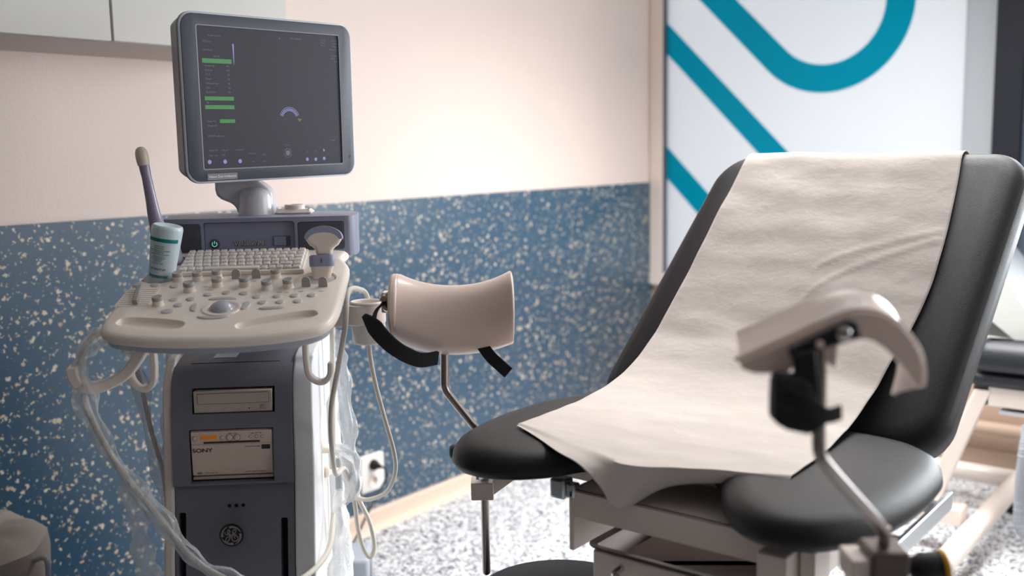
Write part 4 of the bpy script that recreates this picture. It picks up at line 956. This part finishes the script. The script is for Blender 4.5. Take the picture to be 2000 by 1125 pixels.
# far-left holder
LF = frameAt(-1.25, 1.36)
lh = empty('leg_holder', 'glossy cream leg holder seen from outside with black strap beside the ultrasound machine', 'leg holder', LF)
bm = B(); rs = []
NA, NT = 30, 26
for i in range(NA+1):
    a = -1+2*i/NA; x = .026 + .104*a
    e = abs(a)**2.2
    Rt = .050+.030*e      # radius grows towards both ends: saddle
    row = []
    for j in range(NT+1):
        th = radians(112 - 200*j/NT)   # over the top, round the front, and back underneath
        ztop = 1.072+.052+.026*(e if a > 0 else e*.9); zbot = 1.003+.020*e*(1 if a > 0 else 1.3)
        zc_, rz = (ztop+zbot)/2, (ztop-zbot)/2
        row.append((x+.004*cos(th)*a, -(.052+.018*e)*cos(th)+.012, zc_+rz*sin(th)))
    rs.append(row)
gv = [[bm.verts.new(p) for p in r_] for r_ in rs]
for i in range(NA):
    for j in range(NT): bm.faces.new((gv[i][j], gv[i+1][j], gv[i+1][j+1], gv[i][j+1]))
obj('shell', bm, 'stirrup', lh, solid=.007, bevel=.0025, seg=3, smooth=60)
fl_ = []
for j in range(19):
    th = radians(112-200*j/18); zt, zb2 = 1.072+.052+.0234+.003, 1.003+.026-.003
    fl_.append((-.0735*cos(th)+.012, (zt+zb2)/2+(zt-zb2)/2*sin(th)))
obj('end_flange', prism(B(), fl_, -.090, -.074, plane='yz'), 'stirrup', lh, bevel=.005, seg=3)
obj('bracket', box(B(), -.104, -.091, -.032, .002, 1.085, 1.122), 'chrome', lh, bevel=.003)
obj('bolt', lathe(B(), [(.008, -.002), (.008, .004), (.0055, .007), (.001, .007)], 12, Mx=T(-.0985, -.032, 1.112)@R(90, 'X')), 'chrome', lh)
obj('bolt', lathe(B(), [(.008, -.002), (.008, .004), (.0055, .007), (.001, .007)], 12, Mx=T(-.0935, -.032, 1.096)@R(90, 'X')), 'chrome', lh)
obj('post', tube(B(), [(.004, .012, 1.06), (.004, .012, 1.0), (.003, .010, .950), (.004, .010, .938), (.012, .010, .922), (.060, .010, .858), (.068, .010, .846), (.072, .010, .832), (.073, .010, .80), (.073, .010, .580)], .0078, 16, k=3), 'steel', lh)
obj('post_cap', lathe(B(), [(.0078, .581), (.0070, .577), (.004, .574), (.0005, .573)], 16, Mx=T(.073, .010, 0)), 'steel', lh)
def ribbon(pts, w, th, wdir, name, mat, parent, k=8, taper=None):
    pa = cr(pts, k); n = len(pa); rs = []
    for i, p in enumerate(pa):
        d_ = (pa[min(i+1, n-1)]-pa[max(i-1, 0)]).normalized(); wd_ = Vector(wdir); wd_ = (wd_-d_*wd_.dot(d_)).normalized(); nn = d_.cross(wd_)
        ww = w*(taper(i/(n-1)) if taper else 1)
        rs.append([p+wd_*ww/2+nn*th/2, p-wd_*ww/2+nn*th/2, p-wd_*ww/2-nn*th/2, p+wd_*ww/2-nn*th/2])
    return obj(name, rings(B(), rs), mat, parent, bevel=min(th*.35, .002))
ribbon([(-.131, -.060, 1.087), (-.116, -.068, 1.072), (-.095, -.074, 1.047), (-.068, -.076, 1.024), (-.035, -.060, 1.005), (-.005, -.035, 1.003)], .028, .008, (.45, .1, .9), 'strap_pad', 'strap', lh, taper=lambda t: .35+.75*min(1, t*4)*(1-.25*t))
ribbon([(-.104, -.066, 1.060), (-.113, -.060, 1.076), (-.110, -.050, 1.092), (-.100, -.042, 1.102), (-.090, -.036, 1.099)], .020, .004, (.1, 1, 0), 'strap_loop', 'strap', lh)
ribbon([(.070, -.020, 1.030), (.088, -.030, 1.005), (.104, -.036, .990), (.122, -.040, .974)], .022, .003, (.75, 0, .75), 'strap_tail', 'strap', lh)
cl = obj('clamp', box(B(), .048, .090, -.012, .034, .727, .760), 'frame', lh, bevel=.002)
obj('clamp_knob', lathe(B(), [(.008, 0), (.014, .006), (.014, .020), (.010, .024)], 16, Mx=T(.03, .06, .800)@R(-90, 'Y')), 'rubber', cl)
obj('clamp_arm', prism(B(), [(.088, .730), (.150, .775), (.150, .792), (.088, .758)], .005, .028, plane='xz'), 'frame', cl, bevel=.002)
# near-right holder
RF = frameAt(-.40, 1.02)
rh = empty('leg_holder', 'pale leg holder hooked like a J in front of the chair backrest, with black buckle', 'leg holder', RF)
arcp = [(-.087, 1.146), (-.055, 1.1595), (-.018, 1.1760), (.013, 1.1905), (.034, 1.1965), (.056, 1.1940), (.077, 1.182), (.093, 1.163), (.1015, 1.145), (.104, 1.126), (.1025, 1.118)]
arcf = [(-.067, 1.157), (-.034, 1.1705), (-.002, 1.185), (.028, 1.197), (.052, 1.2025), (.076, 1.200), (.096, 1.190), (.110, 1.172), (.117, 1.145), (.116, 1.112), (.110, 1.085)]
pa = cr([(x, 0, z) for x, z in arcp], 6); pb_ = cr([(x, .10, z) for x, z in arcf], 6); n = len(pa)
bm = B(); NW = 14; rs = []
for i in range(n):
    row = []
    for j in range(NW+1):
        t_ = j/NW; s_ = 2*t_-1; p = pa[i].lerp(pb_[i], t_); d_ = (pa[min(i+1, n-1)]-pa[max(i-1, 0)]).normalized(); nn = Vector((-d_.z, 0, d_.x))
        row.append(p+nn*(.003*abs(s_)**4-.002*(1-s_*s_)))
    rs.append(row)
gv = [[bm.verts.new(p) for p in r_] for r_ in rs]
for i in range(n-1):
    for j in range(NW): bm.faces.new((gv[i][j], gv[i+1][j], gv[i+1][j+1], gv[i][j+1]))
obj('shell', bm, 'stirrup', rh, solid=.006, bevel=.002, seg=3, smooth=60)
inner_ = [(p.x, p.z) for p in cr([(x, 0, z) for x, z in [(.0985, 1.1165), (.089, 1.131), (.075, 1.148), (.060, 1.162), (.044, 1.170), (.020, 1.168), (-.010, 1.157), (-.040, 1.146), (-.066, 1.136), (-.085, 1.141)]], 4)]
rim = prism(B(), [(p.x, p.z+.002) for p in pa] + inner_, -.006, .002, plane='xz')
obj('side_rim', rim, 'stirrup', rh, bevel=.0022, seg=3, smooth=50)
obj('web_plate', prism(B(), [(-.092, 1.149), (-.060, 1.133), (-.034, 1.133), (-.020, 1.150), (.005, 1.145), (.016, 1.137), (.019, 1.175), (.0, 1.190), (-.04, 1.172)], .006, .014, plane='xz'), 'stirrup', rh, bevel=.002)
mb = obj('hinge_bar', prism(B(), [(-.040, 1.163), (-.036, 1.152), (.0, 1.164), (.034, 1.174), (.030, 1.190), (.020, 1.193), (-.010, 1.178)], -.020, -.008, plane='xz'), 'black', rh, bevel=.003)
obj('bolt', lathe(B(), [(.0075, 0), (.0075, .003), (.005, .005), (.001, .005)], 16, Mx=T(.014, -.020, 1.1795)@R(90, 'X')), 'chrome', rh)
obj('bolt', lathe(B(), [(.004, 0), (.004, .003), (.001, .004)], 12, Mx=T(-.010, -.020, 1.169)@R(90, 'X')), 'stirrup', rh)
obj('hinge_link', prism(B(), [(-.038, 1.160), (-.014, 1.165), (-.009, 1.114), (-.030, 1.108)], -.026, -.012, plane='xz'), 'black', rh, bevel=.003)
bk = B()
rs = []
for (z, x0_, x1_, yo) in ((1.138, -.055, -.034, 0), (1.130, -.057, -.020, .0), (1.112, -.0575, -.012, .0), (1.097, -.0575, .004, 0), (1.090, -.0570, .001, 0), (1.083, -.045, -.008, 0), (1.078, -.024, -.014, 0)):
    rs.append([Vector((x0_, -.036, z)), Vector((x1_, -.030, z)), Vector((x1_, -.006, z)), Vector((x0_, -.004, z))])
rings(bk, rs); obj('strap_buckle', bk, 'strap', rh, bevel=.004, seg=3)
ribbon([(-.050, -.038, 1.120), (-.030, -.044, 1.112), (-.008, -.042, 1.100), (.010, -.034, 1.101)], .016, .003, (0, 0, 1), 'strap', 'strap', rh)
obj('post', tube(B(), [(-.002, .004, 1.165), (-.0015, .004, 1.12), (-.001, .004, 1.060), (.001, .004, 1.046), (.008, .006, 1.033), (.046, .030, .990), (.077, .050, .956), (.088, .058, .942), (.093, .062, .930), (.094, .063, .915), (.094, .063, .62)], .0072, 16, k=3), 'steel', rh)
cl = obj('clamp', box(B(), .073, .115, .038, .088, .862, .920), 'dsteel', rh, bevel=.003, label='dark steel clamp')
obj('clamp_plate', box(B(), .053, .074, .045, .095, .880, .908), 'frame', cl, bevel=.002)
obj('clamp_screw', lathe(B(), [(.005, 0), (.005, .02), (.006, .02)], 12, Mx=T(.115, .062, .890)@R(90, 'Y')), 'rubber', cl)
kn2 = obj('clamp_knob', lathe(B(), [(.010, .012), (.016, .016), (.019, .024), (.019, .044), (.017, .048)], 24, Mx=T(.113, .062, .888)@R(84, 'Y')), 'rubber', cl)
obj('knob_ring', lathe(B(), [(.017, .0), (.0205, .0005), (.0205, .006), (.017, .0065)], 32, Mx=T(.113, .062, .888)@R(84, 'Y')@T(0, 0, .045)), 'yellow', cl)

# ================================================================== STOOL
st = empty('stool', 'round black stool seat at the bottom edge in front of the chair', 'stool', loc=(-1.045, 1.44, FLOOR))
obj('seat', lathe(B(), [(.13, .455), (.165, .462), (.172, .48), (.170, .502), (.155, .514), (.11, .519), (.001, .521)], 56), 'leather', st, T(0, 0, .024), smooth=60)
obj('column', lathe(B(), [(.025, .08), (.025, .30), (.018, .30), (.018, .482)], 24), 'chrome', st)
bm = B()
for k_ in range(5):
    a = 2*pi*k_/5+.3; box(bm, .0, .24, -.018, .018, .065, .09, Mx=R(math.degrees(a), 'Z'))
obj('base', bm, 'chrome', st, bevel=.005)
for k_ in range(5):
    a = 2*pi*k_/5+.3; obj('caster', lathe(B(), [(.012, -.012), (.027, -.012), (.027, .012), (.012, .012)], 20, Mx=T(.23*cos(a), .23*sin(a), .027)@R(90, 'X')), 'rubber', st)

# ================================================================== FAR COUCH
fc = empty('examination_couch', 'second black examination couch with white steel frame behind the chair backrest', 'examination couch', loc=(0, 3.8, FLOOR))
FI = T(0, -3.8, -FLOOR)
co = rrect(-.86, .75, 3.42, 4.05, .05)
obj('cushion', loft_outline(B(), co, [(.02, .645), (.003, .655), (.0, .68), (.006, .712), (.025, .735), (.06, .745)]), 'leather2', fc, FI, smooth=70)
obj('under_pad', loft_outline(B(), rrect(-.87, .75, 3.43, 4.04, .04), [(.01, .598), (.0, .605), (.0, .63), (.012, .641)]), 'leather2', fc, FI, smooth=60)
# raised head section leaning to the left
obj('head_section', prism(B(), [(-.74, .745), (-.66, .745), (-1.02, 1.20), (-1.09, 1.16)], 3.50, 4.0, plane='xz'), 'leather2', fc, FI, bevel=.02, seg=3)
obj('frame_beam', box(box(box(B(), -.85, .70, 3.44, 3.48, .535, .597), -.85, .70, 3.96, 4.0, .535, .597), -.85, -.80, 3.44, 4.0, .535, .597), 'frame', fc, FI, bevel=.003)
obj('lower_shelf', box(B(), -.78, .60, 3.49, 3.96, .500, .512), 'alu', fc, FI)
obj('frame_leg', prism(B(), [(-.845, .585), (-.795, .585), (-.955, .15), (-1.01, .15)], 3.436, 3.466, plane='xz'), 'frame', fc, FI, bevel=.004)
obj('frame_leg', prism(B(), [(.45, .55), (.50, .55), (.62, .15), (.57, .15)], 3.436, 3.466, plane='xz'), 'frame', fc, FI, bevel=.004)
for tp in ([(-.815, 2.88, .135), (-.815, 3.99, .135)], [(-1.15, 4.0, .135), (.60, 4.0, .135)], [(.5, 2.95, .135), (.5, 4.0, .135)]):
    obj('base_tube', tube(B(), tp, .034, 16, smoothpath=False), 'frame', fc, FI, bevel=.004)
obj('base_box', box(B(), -1.02, -.86, 3.40, 3.48, .13, .185), 'frame', fc, FI, bevel=.003)
for xx, yy in ((-.815, 3.95), (.5, 3.3), (.5, 3.95)):
    obj('foot', lathe(B(), [(.03, FLOOR), (.032, FLOOR+.01), (.022, .11)], 20, Mx=T(xx, yy, 0)), 'rubber', fc, FI)
obj('lift_hose', tube(B(), [(-.675, 3.40, .50), (-.68, 3.38, .40), (-.685, 3.38, .25), (-.67, 3.38, .16), (-.60, 3.40, .14)], lambda t: .017+.0012*sin(t*400), 12, 26), 'cablegrey', fc, FI)
pc = prism(B(), [(-.745, .7475), (-.640, .7475), (-.655, .752), (-.68, .80), (-.74, .885), (-.84, 1.01), (-1.0, 1.22), (-1.10, 1.20), (-1.02, 1.0), (-.9, .87)], 3.485, 3.492, plane='xz')
box(pc, -1.05, -.66, 3.492, 4.0, .7475, .749)
tag(obj('couch_paper', pc, 'greenpaper', smooth=0), 'pale paper cover over the raised end of the far couch', 'paper sheet')
